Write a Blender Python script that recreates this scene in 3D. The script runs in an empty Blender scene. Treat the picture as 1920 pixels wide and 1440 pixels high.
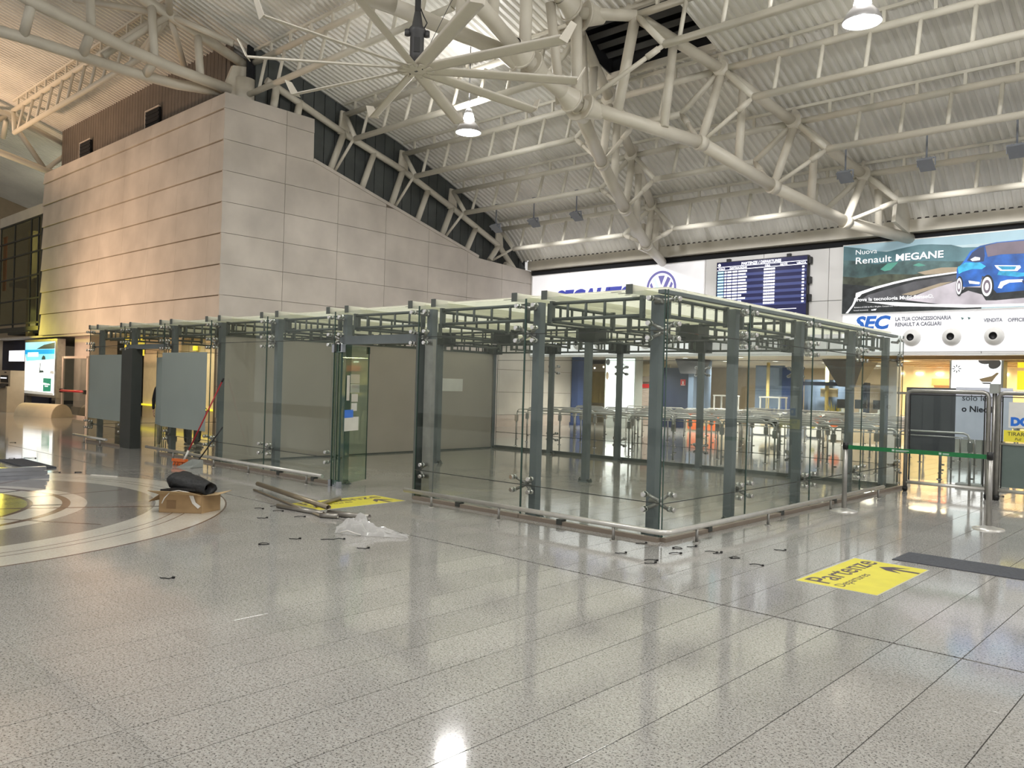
import bpy, math, random
from mathutils import Vector, Matrix
random.seed(7)
sc = bpy.context.scene
col = sc.collection
PI = math.pi

# ------------------------------------------------------------------ camera, world, lights, exposure
CAM_H = 1.6
RIGHT = Vector((0.736171, 0.676189, 0.028631))
UP = Vector((-0.019963, -0.020590, 0.999589))
FWD = Vector((-0.676501, 0.736440, 0.001659))
cam_data = bpy.data.cameras.new('camera')
cam = bpy.data.objects.new('camera', cam_data)
col.objects.link(cam)
cam_data.sensor_fit = 'HORIZONTAL'
cam_data.sensor_width = 36.0
cam_data.lens = 1520.8 / 1920.0 * 36.0
cam_data.clip_start = 0.05
cam_data.clip_end = 300
cam.matrix_world = Matrix(((RIGHT.x, UP.x, -FWD.x, 0), (RIGHT.y, UP.y, -FWD.y, 0), (RIGHT.z, UP.z, -FWD.z, CAM_H), (0, 0, 0, 1)))
sc.camera = cam

world = bpy.data.worlds.new('night_hall')
sc.world = world
world.use_nodes = True
bg = world.node_tree.nodes['Background']
bg.inputs['Color'].default_value = (1.0, 0.975, 0.94, 1)
bg.inputs['Strength'].default_value = 0.68

sc.view_settings.view_transform = 'Standard'
sc.view_settings.look = 'None'
sc.view_settings.exposure = 0.0
sc.view_settings.gamma = 1.0
sc.view_settings.use_curve_mapping = False
sc.cycles.max_bounces = 8
sc.cycles.diffuse_bounces = 4
sc.cycles.glossy_bounces = 4
sc.cycles.transmission_bounces = 6
sc.cycles.transparent_max_bounces = 40
sc.cycles.caustics_reflective = False
sc.cycles.caustics_refractive = False
sc.cycles.sample_clamp_indirect = 6.0

def light(name, kind, loc, power, color=(1, 1, 1), size=0.3, aim=None, spot=None, size_y=None):
    d = bpy.data.lights.new(name, kind)
    d.energy = power
    d.color = color
    if kind == 'AREA':
        d.size = size
        if size_y:
            d.shape = 'RECTANGLE'; d.size_y = size_y
        else:
            d.shape = 'DISK'
    elif kind == 'SPOT':
        d.shadow_soft_size = size; d.spot_size = math.radians(spot or 90); d.spot_blend = 0.9
    else:
        d.shadow_soft_size = size
    o = bpy.data.objects.new(name, d)
    o.location = loc
    if aim is not None:
        v = Vector(aim) - Vector(loc)
        o.rotation_euler = v.to_track_quat('-Z', 'Y').to_euler()
    col.objects.link(o)
    return o

COOL = (1.0, 0.985, 0.965)
WARM = (1.0, 0.66, 0.42)
# high-bay lamps hanging under the purlins: two in view, others added unseen as fill
LAMPS = [(-15.1, 14.5, 8.07), (-5.25, 14.55, 8.16), (4.4, 14.5, 8.16), (-12.0, 2.0, 9.4), (-3.0, 1.2, 9.4), (5.5, 3.0, 9.4), (-2.0, 8.2, 9.3)]
for i, (x, y, z) in enumerate(LAMPS):
    light('highbay_beam', 'AREA', (x, y, z - 0.03), 275, COOL, 0.56, (x, y, 0))
    light('highbay_glow', 'POINT', (x, y, z + 0.62), 230 if i < 2 else 600, COOL, 0.12)
# hung flood lamps wash the white end wall; last two beams added without fixtures
for x, z in ((-19.62, 7.08), (-17.88, 7.08), (-16.08, 7.08), (-7.63, 7.05), (-5.77, 7.05), (-3.95, 7.05), (-13.0, 7.05), (-10.5, 7.05)):
    light('flood_beam', 'SPOT', (x, 20.52, z - 0.12), 230, (1.0, 0.985, 0.97), 0.12, (x, 24.2, 4.4), 82)
# warm uplighters of the left bay
light('warm_uplight', 'SPOT', (-30.5, 4.0, 2.6), 2600, WARM, 0.4, (-27.8, 11.1, 4.2), 105)
light('warm_uplight', 'SPOT', (-36.0, 3.0, 5.5), 3600, WARM, 0.3, (-33.5, 8.2, 12.2), 70)
light('yellow_sign_glow', 'AREA', (-37.0, 9.9, 3.3), 42, (1.0, 0.83, 0.10), 0.8, (-34.9, 11.1, 4.6), size_y=0.3)
light('stair_fill', 'POINT', (-38.6, 13.6, 7.4), 190, (1.0, 0.95, 0.7), 0.3)  # fill added to lift the rooms behind the dark curtain wall
light('stair_fill', 'POINT', (-39.2, 13.4, 4.9), 150, (0.9, 1.0, 0.7), 0.3)
# shops behind the end wall
DOWNLIGHTS = [(-14.95, 25.3), (-16.6, 28.1), (-19.4, 28.9), (-16.5, 31.2), (-14.3, 31.2), (-14.1, 27.8), (-13.3, 34.5), (-12.9, 32.7), (-9.1, 28.1), (-11.85, 35.8), (-8.2, 26.8), (-11.2, 27.4), (-17.6, 34.0), (-19.2, 25.6)]
for x, y in DOWNLIGHTS:
    light('downlight_beam', 'SPOT', (x, y, 2.84), 600, (1.0, 0.94, 0.84), 0.08, (x, y, 0), 150)
for x, y in ((-17.0, 37.0), (-12.5, 37.5)):
    light('far_room_fill', 'AREA', (x, y, 2.8), 170, (1.0, 0.9, 0.75), 1.2, (x, y, 0))  # added fill brightening the far wall, no fixture there
for x, y, p in ((-7.6, 28.6, 150), (-3.6, 28.6, 170), (-5.6, 31.4, 170), (-8.6, 31.6, 230)):
    light('warm_shop_light', 'AREA', (x, y, 2.62), p * 0.8, (1.0, 0.80, 0.50), 1.4, (x, y, 0))

# ------------------------------------------------------------------ materials
def N(nt, t, **kw):
    n = nt.nodes.new(t)
    for k, v in kw.items():
        setattr(n, k, v)
    return n

def mat(name, color, rough=0.5, metal=0.0, noise=None, bump=None, emit=0.0, emit_col=None, spec=None, coat=0.0):
    """Principled material; colour wanders by a noise of (scale, amount), fine relief by bump (scale, strength)."""
    m = bpy.data.materials.new(name)
    m.use_nodes = True
    nt = m.node_tree
    b = nt.nodes['Principled BSDF']
    c = tuple(color) + (1,)
    b.inputs['Base Color'].default_value = c
    b.inputs['Roughness'].default_value = rough
    b.inputs['Metallic'].default_value = metal
    if spec is not None:
        b.inputs['Specular IOR Level'].default_value = spec
    if coat:
        b.inputs['Coat Weight'].default_value = coat
    sc_, am = noise or (4.0, 0.06)
    geo = N(nt, 'ShaderNodeNewGeometry')
    nz = N(nt, 'ShaderNodeTexNoise')
    nz.inputs['Scale'].default_value = sc_
    nz.inputs['Detail'].default_value = 4
    nt.links.new(geo.outputs['Position'], nz.inputs['Vector'])
    rmp = N(nt, 'ShaderNodeValToRGB')
    rmp.color_ramp.elements[0].position = 0.3
    rmp.color_ramp.elements[1].position = 0.7
    rmp.color_ramp.elements[0].color = tuple(max(0, v * (1 - am)) for v in color) + (1,)
    rmp.color_ramp.elements[1].color = tuple(min(1, v * (1 + am)) for v in color) + (1,)
    nt.links.new(nz.outputs['Fac'], rmp.inputs['Fac'])
    nt.links.new(rmp.outputs['Color'], b.inputs['Base Color'])
    if bump:
        n2 = N(nt, 'ShaderNodeTexNoise')
        n2.inputs['Scale'].default_value = bump[0]
        nt.links.new(geo.outputs['Position'], n2.inputs['Vector'])
        bp = N(nt, 'ShaderNodeBump')
        bp.inputs['Strength'].default_value = bump[1]
        bp.inputs['Distance'].default_value = 0.02
        nt.links.new(n2.outputs['Fac'], bp.inputs['Height'])
        nt.links.new(bp.outputs['Normal'], b.inputs['Normal'])
    if emit:
        b.inputs['Emission Color'].default_value = tuple(emit_col or color) + (1,)
        b.inputs['Emission Strength'].default_value = emit
    return m

def glass_mat(name, tint, ior=1.45, rough=0.0, milk=None):
    """thin sheet of glass: tinted see-through with Fresnel mirror reflections, optional milky film."""
    m = bpy.data.materials.new(name)
    m.use_nodes = True
    nt = m.node_tree
    nt.nodes.remove(nt.nodes['Principled BSDF'])
    out = nt.nodes['Material Output']
    tr = N(nt, 'ShaderNodeBsdfTransparent'); tr.inputs['Color'].default_value = tuple(tint) + (1,)
    gl = N(nt, 'ShaderNodeBsdfGlossy'); gl.inputs['Roughness'].default_value = rough
    gl.inputs['Color'].default_value = (0.9, 0.95, 0.92, 1)
    fr = N(nt, 'ShaderNodeFresnel'); fr.inputs['IOR'].default_value = ior
    geo = N(nt, 'ShaderNodeNewGeometry')
    nz = N(nt, 'ShaderNodeTexNoise'); nz.inputs['Scale'].default_value = 1.3
    nt.links.new(geo.outputs['Position'], nz.inputs['Vector'])
    base = tr
    if milk:
        df = N(nt, 'ShaderNodeBsdfDiffuse')
        rmp = N(nt, 'ShaderNodeValToRGB')
        rmp.color_ramp.elements[0].color = tuple(v * 0.9 for v in milk[0]) + (1,)
        rmp.color_ramp.elements[1].color = tuple(min(1, v * 1.08) for v in milk[0]) + (1,)
        nt.links.new(nz.outputs['Fac'], rmp.inputs['Fac'])
        nt.links.new(rmp.outputs['Color'], df.inputs['Color'])
        tl = N(nt, 'ShaderNodeBsdfTranslucent'); tl.inputs['Color'].default_value = tuple(milk[0]) + (1,)
        mm = N(nt, 'ShaderNodeMixShader'); mm.inputs[0].default_value = 0.45
        nt.links.new(df.outputs[0], mm.inputs[1]); nt.links.new(tl.outputs[0], mm.inputs[2])
        m2 = N(nt, 'ShaderNodeMixShader'); m2.inputs[0].default_value = milk[1]
        nt.links.new(tr.outputs[0], m2.inputs[1]); nt.links.new(mm.outputs[0], m2.inputs[2])
        base = m2
    mx = N(nt, 'ShaderNodeMixShader')
    # only the outer face of the thin sheet mirrors
    inv = N(nt, 'ShaderNodeMath', operation='SUBTRACT'); inv.inputs[0].default_value = 1.0
    nt.links.new(geo.outputs['Backfacing'], inv.inputs[1])
    mul = N(nt, 'ShaderNodeMath', operation='MULTIPLY')
    nt.links.new(fr.outputs[0], mul.inputs[0]); nt.links.new(inv.outputs[0], mul.inputs[1])
    nt.links.new(mul.outputs[0], mx.inputs[0])
    nt.links.new(base.outputs[0], mx.inputs[1])
    nt.links.new(gl.outputs[0], mx.inputs[2])
    nt.links.new(mx.outputs[0], out.inputs['Surface'])
    return m

def granite(name, light_c, dark_c, warm_c, scale=95.0, rough=0.13, speck=0.40):
    m = bpy.data.materials.new(name)
    m.use_nodes = True
    nt = m.node_tree
    b = nt.nodes['Principled BSDF']
    geo = N(nt, 'ShaderNodeNewGeometry')
    oi = N(nt, 'ShaderNodeObjectInfo')
    n1 = N(nt, 'ShaderNodeTexNoise'); n1.inputs['Scale'].default_value = scale; n1.inputs['Detail'].default_value = 5; n1.inputs['Roughness'].default_value = 0.72
    n2 = N(nt, 'ShaderNodeTexNoise'); n2.inputs['Scale'].default_value = 1.7; n2.inputs['Detail'].default_value = 3
    n3 = N(nt, 'ShaderNodeTexNoise'); n3.inputs['Scale'].default_value = scale * 0.42; n3.inputs['Detail'].default_value = 2
    for n in (n1, n2, n3):
        nt.links.new(geo.outputs['Position'], n.inputs['Vector'])
    r1 = N(nt, 'ShaderNodeValToRGB')
    e = r1.color_ramp.elements
    e[0].position = speck - 0.03; e[0].color = tuple(dark_c) + (1,)
    e[1].position = speck + 0.05; e[1].color = tuple(light_c) + (1,)
    nt.links.new(n1.outputs['Fac'], r1.inputs['Fac'])
    r3 = N(nt, 'ShaderNodeValToRGB')
    r3.color_ramp.elements[0].position = 0.42; r3.color_ramp.elements[0].color = tuple(warm_c) + (1,)
    r3.color_ramp.elements[1].position = 0.58; r3.color_ramp.elements[1].color = (1, 1, 1, 1)
    nt.links.new(n3.outputs['Fac'], r3.inputs['Fac'])
    mx = N(nt, 'ShaderNodeMix', data_type='RGBA', blend_type='MULTIPLY'); mx.inputs['Factor'].default_value = 0.55
    nt.links.new(r1.outputs['Color'], mx.inputs['A']); nt.links.new(r3.outputs['Color'], mx.inputs['B'])
    # per tile tone and wide stains
    ma = N(nt, 'ShaderNodeMath', operation='MULTIPLY_ADD'); ma.inputs[1].default_value = 0.10; ma.inputs[2].default_value = 0.95
    nt.links.new(oi.outputs['Random'], ma.inputs[0])
    mb_ = N(nt, 'ShaderNodeMath', operation='MULTIPLY_ADD'); mb_.inputs[1].default_value = 0.30; mb_.inputs[2].default_value = 0.85
    nt.links.new(n2.outputs['Fac'], mb_.inputs[0])
    mc = N(nt, 'ShaderNodeMath', operation='MULTIPLY')
    nt.links.new(ma.outputs[0], mc.inputs[0]); nt.links.new(mb_.outputs[0], mc.inputs[1])
    hs = N(nt, 'ShaderNodeHueSaturation')
    nt.links.new(mx.outputs['Result'], hs.inputs['Color']); nt.links.new(mc.outputs[0], hs.inputs['Value'])
    nt.links.new(hs.outputs['Color'], b.inputs['Base Color'])
    b.inputs['Roughness'].default_value = rough
    rr = N(nt, 'ShaderNodeMath', operation='MULTIPLY_ADD'); rr.inputs[1].default_value = 0.10; rr.inputs[2].default_value = rough - 0.05
    nt.links.new(n2.outputs['Fac'], rr.inputs[0]); nt.links.new(rr.outputs[0], b.inputs['Roughness'])
    return m

M = {}
M['granite'] = granite('polished grey granite', (0.44, 0.43, 0.408), (0.07, 0.068, 0.065), (0.78, 0.765, 0.735), scale=85.0, rough=0.08, speck=0.425)
M['granite_dark'] = granite('dark grey granite', (0.28, 0.265, 0.25), (0.12, 0.118, 0.115), (0.85, 0.80, 0.74))
M['granite_pale'] = granite('pale granite', (0.62, 0.60, 0.54), (0.30, 0.29, 0.26), (0.9, 0.86, 0.8), speck=0.36)
M['granite_brown'] = granite('brown granite', (0.16, 0.10, 0.08), (0.06, 0.045, 0.04), (0.85, 0.75, 0.7))
M['granite_green'] = granite('olive granite', (0.38, 0.36, 0.12), (0.14, 0.14, 0.06), (0.9, 0.88, 0.7))
M['grout'] = mat('dark grout', (0.07, 0.065, 0.06), 0.8)
M['stone'] = mat('honed limestone', (0.57, 0.52, 0.465), 0.62, noise=(0.9, 0.13), bump=(60, 0.08))
M['stone_back'] = mat('shadow gap backing', (0.20, 0.16, 0.12), 0.9)
M['cladding'] = mat('dark green grey cladding', (0.085, 0.095, 0.093), 0.5, noise=(2, 0.15))
M['brown_clad'] = mat('brown grey ribbed sheet', (0.15, 0.125, 0.105), 0.55, noise=(2, 0.12))
M['deck'] = mat('white lacquered ribbed deck', (0.84, 0.825, 0.775), 0.36, noise=(0.5, 0.12))
M['steel_white'] = mat('cream painted steel tube', (0.66, 0.62, 0.53), 0.42, noise=(1.5, 0.06))
M['steel_cream'] = mat('cream painted steel ladder', (0.70, 0.67, 0.58), 0.42, noise=(1.5, 0.05))
M['hole'] = mat('black void lining', (0.012, 0.013, 0.016), 0.9)
M['hole_bar'] = mat('dusty dark louver', (0.09, 0.09, 0.09), 0.8)
M['white_wall'] = mat('white lacquer wall panel', (0.86, 0.85, 0.84), 0.45, noise=(0.8, 0.02))
M['backlit_white'] = mat('backlit white sign face', (0.9, 0.9, 0.92), 0.4, emit=0.42, emit_col=(1, 0.98, 1.0))
M['bright_white'] = mat('bright lightbox face', (0.9, 0.9, 0.9), 0.4, emit=1.3, emit_col=(0.94, 1.0, 1.0))
M['soffit'] = mat('pale soffit plaster', (0.66, 0.61, 0.53), 0.6)
M['steel_grey'] = mat('grey painted steel', (0.155, 0.18, 0.19), 0.42, metal=0.0, noise=(3, 0.10))
M['lattice'] = mat('dark olive grey lattice steel', (0.105, 0.12, 0.11), 0.42, metal=0.0, noise=(4, 0.08))
M['lattice_dark'] = mat('dark lattice knuckle', (0.05, 0.055, 0.05), 0.5)
def translucent(name, c, mix=0.55):
    m = mat(name, c, 0.5)
    nt = m.node_tree; b = nt.nodes['Principled BSDF']; out = nt.nodes['Material Output']
    tl = N(nt, 'ShaderNodeBsdfTranslucent'); tl.inputs['Color'].default_value = tuple(min(1, v * 1.12) for v in c) + (1,)
    mx = N(nt, 'ShaderNodeMixShader'); mx.inputs[0].default_value = mix
    nt.links.new(b.outputs[0], mx.inputs[1]); nt.links.new(tl.outputs[0], mx.inputs[2])
    nt.links.new(mx.outputs[0], out.inputs['Surface'])
    return m
M['slat'] = translucent('pale green translucent roof slat', (0.92, 0.93, 0.82), 0.85)
M['slot'] = mat('dark slot', (0.08, 0.085, 0.07), 0.8)
M['inox'] = mat('brushed stainless steel', (0.68, 0.665, 0.63), 0.30, metal=0.6, noise=(9, 0.08))
M['inox_dark'] = mat('dull stainless steel', (0.38, 0.37, 0.35), 0.35, metal=0.8, noise=(9, 0.10))
M['chrome'] = mat('polished chrome', (0.75, 0.75, 0.74), 0.12, metal=1.0)
M['rubber'] = mat('black rubber', (0.012, 0.012, 0.012), 0.6)
M['black'] = mat('black plastic', (0.015, 0.015, 0.016), 0.45)
M['pane'] = glass_mat('clear pavilion glass', (0.935, 0.952, 0.94))
M['pane_green'] = glass_mat('green edged door glass', (0.80, 0.885, 0.83))
M['pane_dark'] = glass_mat('dark curtain wall glass', (0.50, 0.52, 0.45), 1.6)
M['pane_thin'] = glass_mat('barrier glass', (0.80, 0.84, 0.84))
M['frost'] = glass_mat('grey blue frosted film', (0.7, 0.75, 0.75), 1.4, 0.1, milk=((0.56, 0.63, 0.62), 0.92))
M['glass_edge'] = mat('green glass edge', (0.045, 0.085, 0.07), 0.2)
M['board'] = mat('white partition board', (0.45, 0.42, 0.375), 0.6, noise=(1.2, 0.04))
M['brown_strip'] = mat('dusty brown base channel', (0.25, 0.205, 0.165), 0.5)
M['yellow'] = mat('yellow floor film', (0.80, 0.72, 0.07), 0.35, noise=(6, 0.05))
M['sticker_ink'] = mat('purple brown ink', (0.085, 0.055, 0.085), 0.4, noise=(30, 0.25))
M['sticker_rim'] = mat('pale film rim', (0.62, 0.61, 0.50), 0.35)
M['mat_grey'] = mat('charcoal entrance mat', (0.07, 0.075, 0.088), 0.85, noise=(40, 0.2), bump=(120, 0.4))
M['belt'] = mat('green webbing belt', (0.015, 0.19, 0.06), 0.6, noise=(20, 0.1))
M['belt_print'] = mat('white belt print', (0.55, 0.68, 0.60), 0.6)
M['card'] = mat('brown corrugated cardboard', (0.40, 0.265, 0.135), 0.75, noise=(7, 0.08))
M['card_in'] = mat('lighter inner cardboard', (0.50, 0.36, 0.20), 0.75, noise=(7, 0.08))
M['card_print'] = mat('faded print on cardboard', (0.29, 0.18, 0.09), 0.75)
M['bag_black'] = mat('black plastic sheet', (0.013, 0.014, 0.015), 0.6, noise=(6, 0.2), bump=(14, 0.9))
M['tape'] = mat('white packing tape', (0.72, 0.70, 0.66), 0.4)
M['plastic'] = glass_mat('clear plastic bag', (0.95, 0.95, 0.95), 1.5, 0.15, milk=((0.86, 0.85, 0.85), 0.62))
M['pipe'] = mat('dull brass brown tube', (0.34, 0.29, 0.21), 0.38, metal=0.7, noise=(5, 0.12))
M['pipe_grey'] = mat('grey steel tube', (0.36, 0.34, 0.31), 0.35, metal=0.8, noise=(5, 0.1))
M['red'] = mat('red enamel', (0.42, 0.02, 0.03), 0.35)
M['orange'] = mat('orange plastic', (0.75, 0.16, 0.03), 0.4)
M['grey_plastic'] = mat('grey plastic', (0.36, 0.38, 0.36), 0.45)
M['profile'] = mat('galvanised metal profile', (0.42, 0.44, 0.48), 0.22, metal=0.9, noise=(9, 0.1))
M['fan'] = mat('cream fan blade', (0.70, 0.655, 0.57), 0.4, noise=(2, 0.05))
M['motor'] = mat('charcoal fan motor', (0.055, 0.055, 0.058), 0.45)
M['lamp_shell'] = mat('aluminium lamp hood', (0.55, 0.54, 0.56), 0.3, metal=0.6)
M['lamp_lit'] = mat('glowing lamp glass', (1, 1, 1), 0.3, emit=16.0, emit_col=(0.97, 1.0, 0.98))
M['flood_grey'] = mat('blue grey floodlight', (0.24, 0.26, 0.30), 0.45)
M['funnel'] = mat('dark grey funnel', (0.10, 0.10, 0.11), 0.55)
M['downlight'] = mat('lit downlight', (1, 1, 1), 0.3, emit=7.0, emit_col=(1.0, 0.95, 0.85))
M['blue'] = mat('blue painted panel', (0.045, 0.08, 0.22), 0.45)
M['navy'] = mat('dark navy panel', (0.022, 0.032, 0.075), 0.45)
M['slate_blue'] = mat('grey blue panel', (0.17, 0.23, 0.34), 0.4)
M['tan'] = mat('tan wall', (0.50, 0.41, 0.29), 0.6)
M['cream'] = mat('cream panel', (0.66, 0.57, 0.40), 0.55)
M['gold'] = mat('gold curtain cloth', (0.66, 0.52, 0.20), 0.6)
M['shutter'] = mat('pinkish roller shutter', (0.52, 0.43, 0.38), 0.5)
M['red_sign'] = mat('red sign', (0.52, 0.03, 0.03), 0.4, emit=0.15)
M['white_paint'] = mat('white paint', (0.82, 0.82, 0.80), 0.45)
M['orange_red'] = mat('orange red counter front', (0.72, 0.17, 0.06), 0.4)
M['warm_wood'] = mat('honey wood slat', (0.50, 0.33, 0.15), 0.45)
M['warm_wall'] = mat('lit cream shop wall', (0.80, 0.66, 0.40), 0.5)
M['yellow_lit'] = mat('yellow lit panel', (0.9, 0.8, 0.05), 0.5, emit=0.85, emit_col=(1, 0.86, 0.05))
M['yellow_sign'] = mat('yellow sign plate', (0.78, 0.68, 0.06), 0.5, emit=0.12)
M['ink'] = mat('dark sign ink', (0.02, 0.02, 0.03), 0.5)
M['screen_white'] = mat('bright white screen', (0.9, 0.9, 1.0), 0.3, emit=1.6, emit_col=(0.93, 0.95, 1))
M['screen_blue'] = mat('dark blue screen', (0.010, 0.011, 0.04), 0.25, emit=0.5, emit_col=(0.014, 0.016, 0.10))
M['screen_row'] = mat('blue screen row', (0.04, 0.05, 0.12), 0.25, emit=0.7, emit_col=(0.055, 0.07, 0.24))
M['screen_text'] = mat('white screen lettering', (0.9, 0.9, 1.0), 0.3, emit=1.2, emit_col=(0.9, 0.9, 1))
M['screen_cyan'] = mat('cyan screen lettering', (0.5, 0.9, 1.0), 0.3, emit=1.0, emit_col=(0.45, 0.85, 0.95))
M['sign_blue'] = mat('deep blue sign letters', (0.035, 0.05, 0.32), 0.4, emit=0.35, emit_col=(0.10, 0.11, 0.50))
M['sign_blue2'] = mat('mid blue sign letters', (0.02, 0.12, 0.46), 0.4, emit=0.35, emit_col=(0.02, 0.13, 0.52))
M['sign_violet'] = mat('blue violet emblem', (0.14, 0.13, 0.36), 0.4, emit=0.4, emit_col=(0.19, 0.18, 0.48))
M['banner_glow'] = mat('pale grey glowing banner', (0.55, 0.57, 0.64), 0.5, emit=0.25, emit_col=(0.62, 0.64, 0.74))
M['sign_faint'] = mat('faint grey sign letters', (0.16, 0.17, 0.21), 0.5, emit=0.08, emit_col=(0.5, 0.52, 0.6))
M['skin'] = mat('skin', (0.52, 0.33, 0.24), 0.55)
M['cloth_black'] = mat('black cloth', (0.012, 0.012, 0.014), 0.85, noise=(20, 0.3))
M['cloth_grey'] = mat('grey trousers cloth', (0.15, 0.15, 0.15), 0.85, noise=(20, 0.2))
M['cloth_dark'] = mat('dark blue cloth', (0.04, 0.045, 0.06), 0.85, noise=(20, 0.3))
M['hair'] = mat('dark hair', (0.02, 0.014, 0.01), 0.6)
M['shoe'] = mat('pale shoes', (0.45, 0.42, 0.38), 0.6)

# ------------------------------------------------------------------ mesh helpers
class MB:
    def __init__(s): s.v = []; s.f = []; s.sm = []
    def add(s, vs, fs, smooth=False):
        o = len(s.v)
        s.v += [tuple(v) for v in vs]
        s.f += [tuple(i + o for i in f) for f in fs]
        s.sm += [smooth] * len(fs)
        return s
    def box(s, a, b):
        x0, y0, z0 = (min(a[i], b[i]) for i in range(3)); x1, y1, z1 = (max(a[i], b[i]) for i in range(3))
        return s.add([(x0, y0, z0), (x1, y0, z0), (x1, y1, z0), (x0, y1, z0), (x0, y0, z1), (x1, y0, z1), (x1, y1, z1), (x0, y1, z1)],
                     [(0, 3, 2, 1), (4, 5, 6, 7), (0, 1, 5, 4), (1, 2, 6, 5), (2, 3, 7, 6), (3, 0, 4, 7)])
    def bev(s, a, b, c=0.004):
        """box with chamfered vertical and top edges"""
        x0, y0, z0 = (min(a[i], b[i]) for i in range(3)); x1, y1, z1 = (max(a[i], b[i]) for i in range(3))
        def ring(z, d): return [(x0 + d, y0 + d, z), (x1 - d, y0 + d, z), (x1 - d, y1 - d, z), (x0 + d, y1 - d, z)]
        vs = ring(z0, 0) + ring(z1 - c, 0) + ring(z1, c)
        fs = [(0, 3, 2, 1), (8, 9, 10, 11)]
        for k in (0, 4):
            for i in range(4):
                j = (i + 1) % 4
                fs.append((k + i, k + j, k + 4 + j, k + 4 + i))
        return s.add(vs, fs)
    def obox(s, c, ax, ay, az):
        """box from its centre and three half-axis vectors"""
        c, ax, ay, az = Vector(c), Vector(ax), Vector(ay), Vector(az)
        vs = [c + i * ax + j * ay + k * az for k in (-1, 1) for j in (-1, 1) for i in (-1, 1)]
        fl = [(0, 2, 3, 1), (4, 5, 7, 6), (0, 1, 5, 4), (2, 6, 7, 3), (0, 4, 6, 2), (1, 3, 7, 5)]
        return s.add(vs, fl)
    def beam(s, p, q, w, h, up=(0, 0, 1)):
        p, q = Vector(p), Vector(q); d = q - p
        u = Vector(up); sd = d.cross(u)
        if sd.length < 1e-6: sd = d.cross(Vector((0, 1, 0)))
        sd.normalize(); uu = sd.cross(d).normalized()
        return s.obox((p + q) / 2, d / 2, sd * w / 2, uu * h / 2)
    def tube(s, p, q, r, n=10, r2=None, caps=True):
        p, q = Vector(p), Vector(q); d = (q - p).normalized()
        a = d.cross(Vector((0, 0, 1)))
        if a.length < 1e-4: a = d.cross(Vector((1, 0, 0)))
        a.normalize(); b = d.cross(a)
        r2 = r if r2 is None else r2
        vs = []
        for c, rr in ((p, r), (q, r2)):
            for i in range(n):
                t = 2 * PI * i / n
                vs.append(c + a * rr * math.cos(t) + b * rr * math.sin(t))
        s.add(vs, [(i, (i + 1) % n, n + (i + 1) % n, n + i) for i in range(n)], True)
        if caps:
            o = len(s.v) - 2 * n
            s.f += [tuple(o + i for i in reversed(range(n))), tuple(o + n + i for i in range(n))]; s.sm += [False, False]
        return s
    def path(s, pts, r, n=8, caps=True):
        pts = [Vector(p) for p in pts]
        rings = []
        prev = None
        for i, p in enumerate(pts):
            d = (pts[min(i + 1, len(pts) - 1)] - pts[max(i - 1, 0)]).normalized()
            if prev is None:
                a = d.cross(Vector((0, 0, 1)))
                if a.length < 1e-3: a = d.cross(Vector((1, 0, 0)))
            else:
                a = prev - d * prev.dot(d)
            a.normalize(); prev = a; b = d.cross(a)
            rings.append([p + a * r * math.cos(2 * PI * k / n) + b * r * math.sin(2 * PI * k / n) for k in range(n)])
        vs = [v for g in rings for v in g]
        fs = []
        for i in range(len(pts) - 1):
            for k in range(n):
                fs.append((i * n + k, i * n + (k + 1) % n, (i + 1) * n + (k + 1) % n, (i + 1) * n + k))
        s.add(vs, fs, True)
        if caps:
            o = len(s.v) - len(vs)
            s.f += [tuple(o + k for k in reversed(range(n))), tuple(o + (len(pts) - 1) * n + k for k in range(n))]; s.sm += [False, False]
        return s
    def lathe(s, c, prof, n=20, smooth=True):
        c = Vector(c)
        vs = []
        for r, z in prof:
            for i in range(n):
                t = 2 * PI * i / n
                vs.append((c.x + r * math.cos(t), c.y + r * math.sin(t), c.z + z))
        fs = []
        for k in range(len(prof) - 1):
            for i in range(n):
                j = (i + 1) % n
                fs.append((k * n + i, k * n + j, (k + 1) * n + j, (k + 1) * n + i))
        return s.add(vs, fs, smooth)
    def prism(s, pts, d):
        """extrude a planar polygon by vector d"""
        pts = [Vector(p) for p in pts]; d = Vector(d); n = len(pts)
        return s.add(pts + [p + d for p in pts],
                     [tuple(reversed(range(n))), tuple(range(n, 2 * n))] + [(i, (i + 1) % n, n + (i + 1) % n, n + i) for i in range(n)])
    def ring(s, c, r0, r1, z0, z1, n=64, t0=0.0, t1=2 * PI):
        """flat annulus sector with thickness"""
        full = abs(t1 - t0 - 2 * PI) < 1e-6
        m = n if full else n + 1
        vs = []
        for r, z in ((r0, z0), (r1, z0), (r1, z1), (r0, z1)):
            for i in range(m):
                t = t0 + (t1 - t0) * i / n
                vs.append((c[0] + r * math.cos(t), c[1] + r * math.sin(t), z))
        fs = []
        for i in range(n):
            j = (i + 1) % m
            for a, b in ((0, 1), (1, 2), (2, 3), (3, 0)):
                fs.append((a * m + i, b * m + i, b * m + j, a * m + j))
        return s.add(vs, fs)

WLOC = {}
def mesh(name, mb, m, off=(0, 0, 0)):
    me = bpy.data.meshes.new(name)
    ox, oy, oz = off
    me.from_pydata([(v[0] - ox, v[1] - oy, v[2] - oz) for v in mb.v], [], mb.f)
    me.polygons.foreach_set('use_smooth', mb.sm)
    if m is not None:
        me.materials.append(M[m] if isinstance(m, str) else m)
    me.update()
    return me

def link(o, parent, wloc):
    w = Vector(wloc)
    WLOC[o.name] = w
    if parent is not None:
        o.parent = parent
        o.location = w - WLOC[parent.name]
    else:
        o.location = w
    col.objects.link(o)
    return o

def tag(o, label=None, cat=None, group=None, kind=None):
    if label: o['label'] = label
    if cat: o['category'] = cat
    if group: o['group'] = group
    if kind: o['kind'] = kind
    return o

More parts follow.
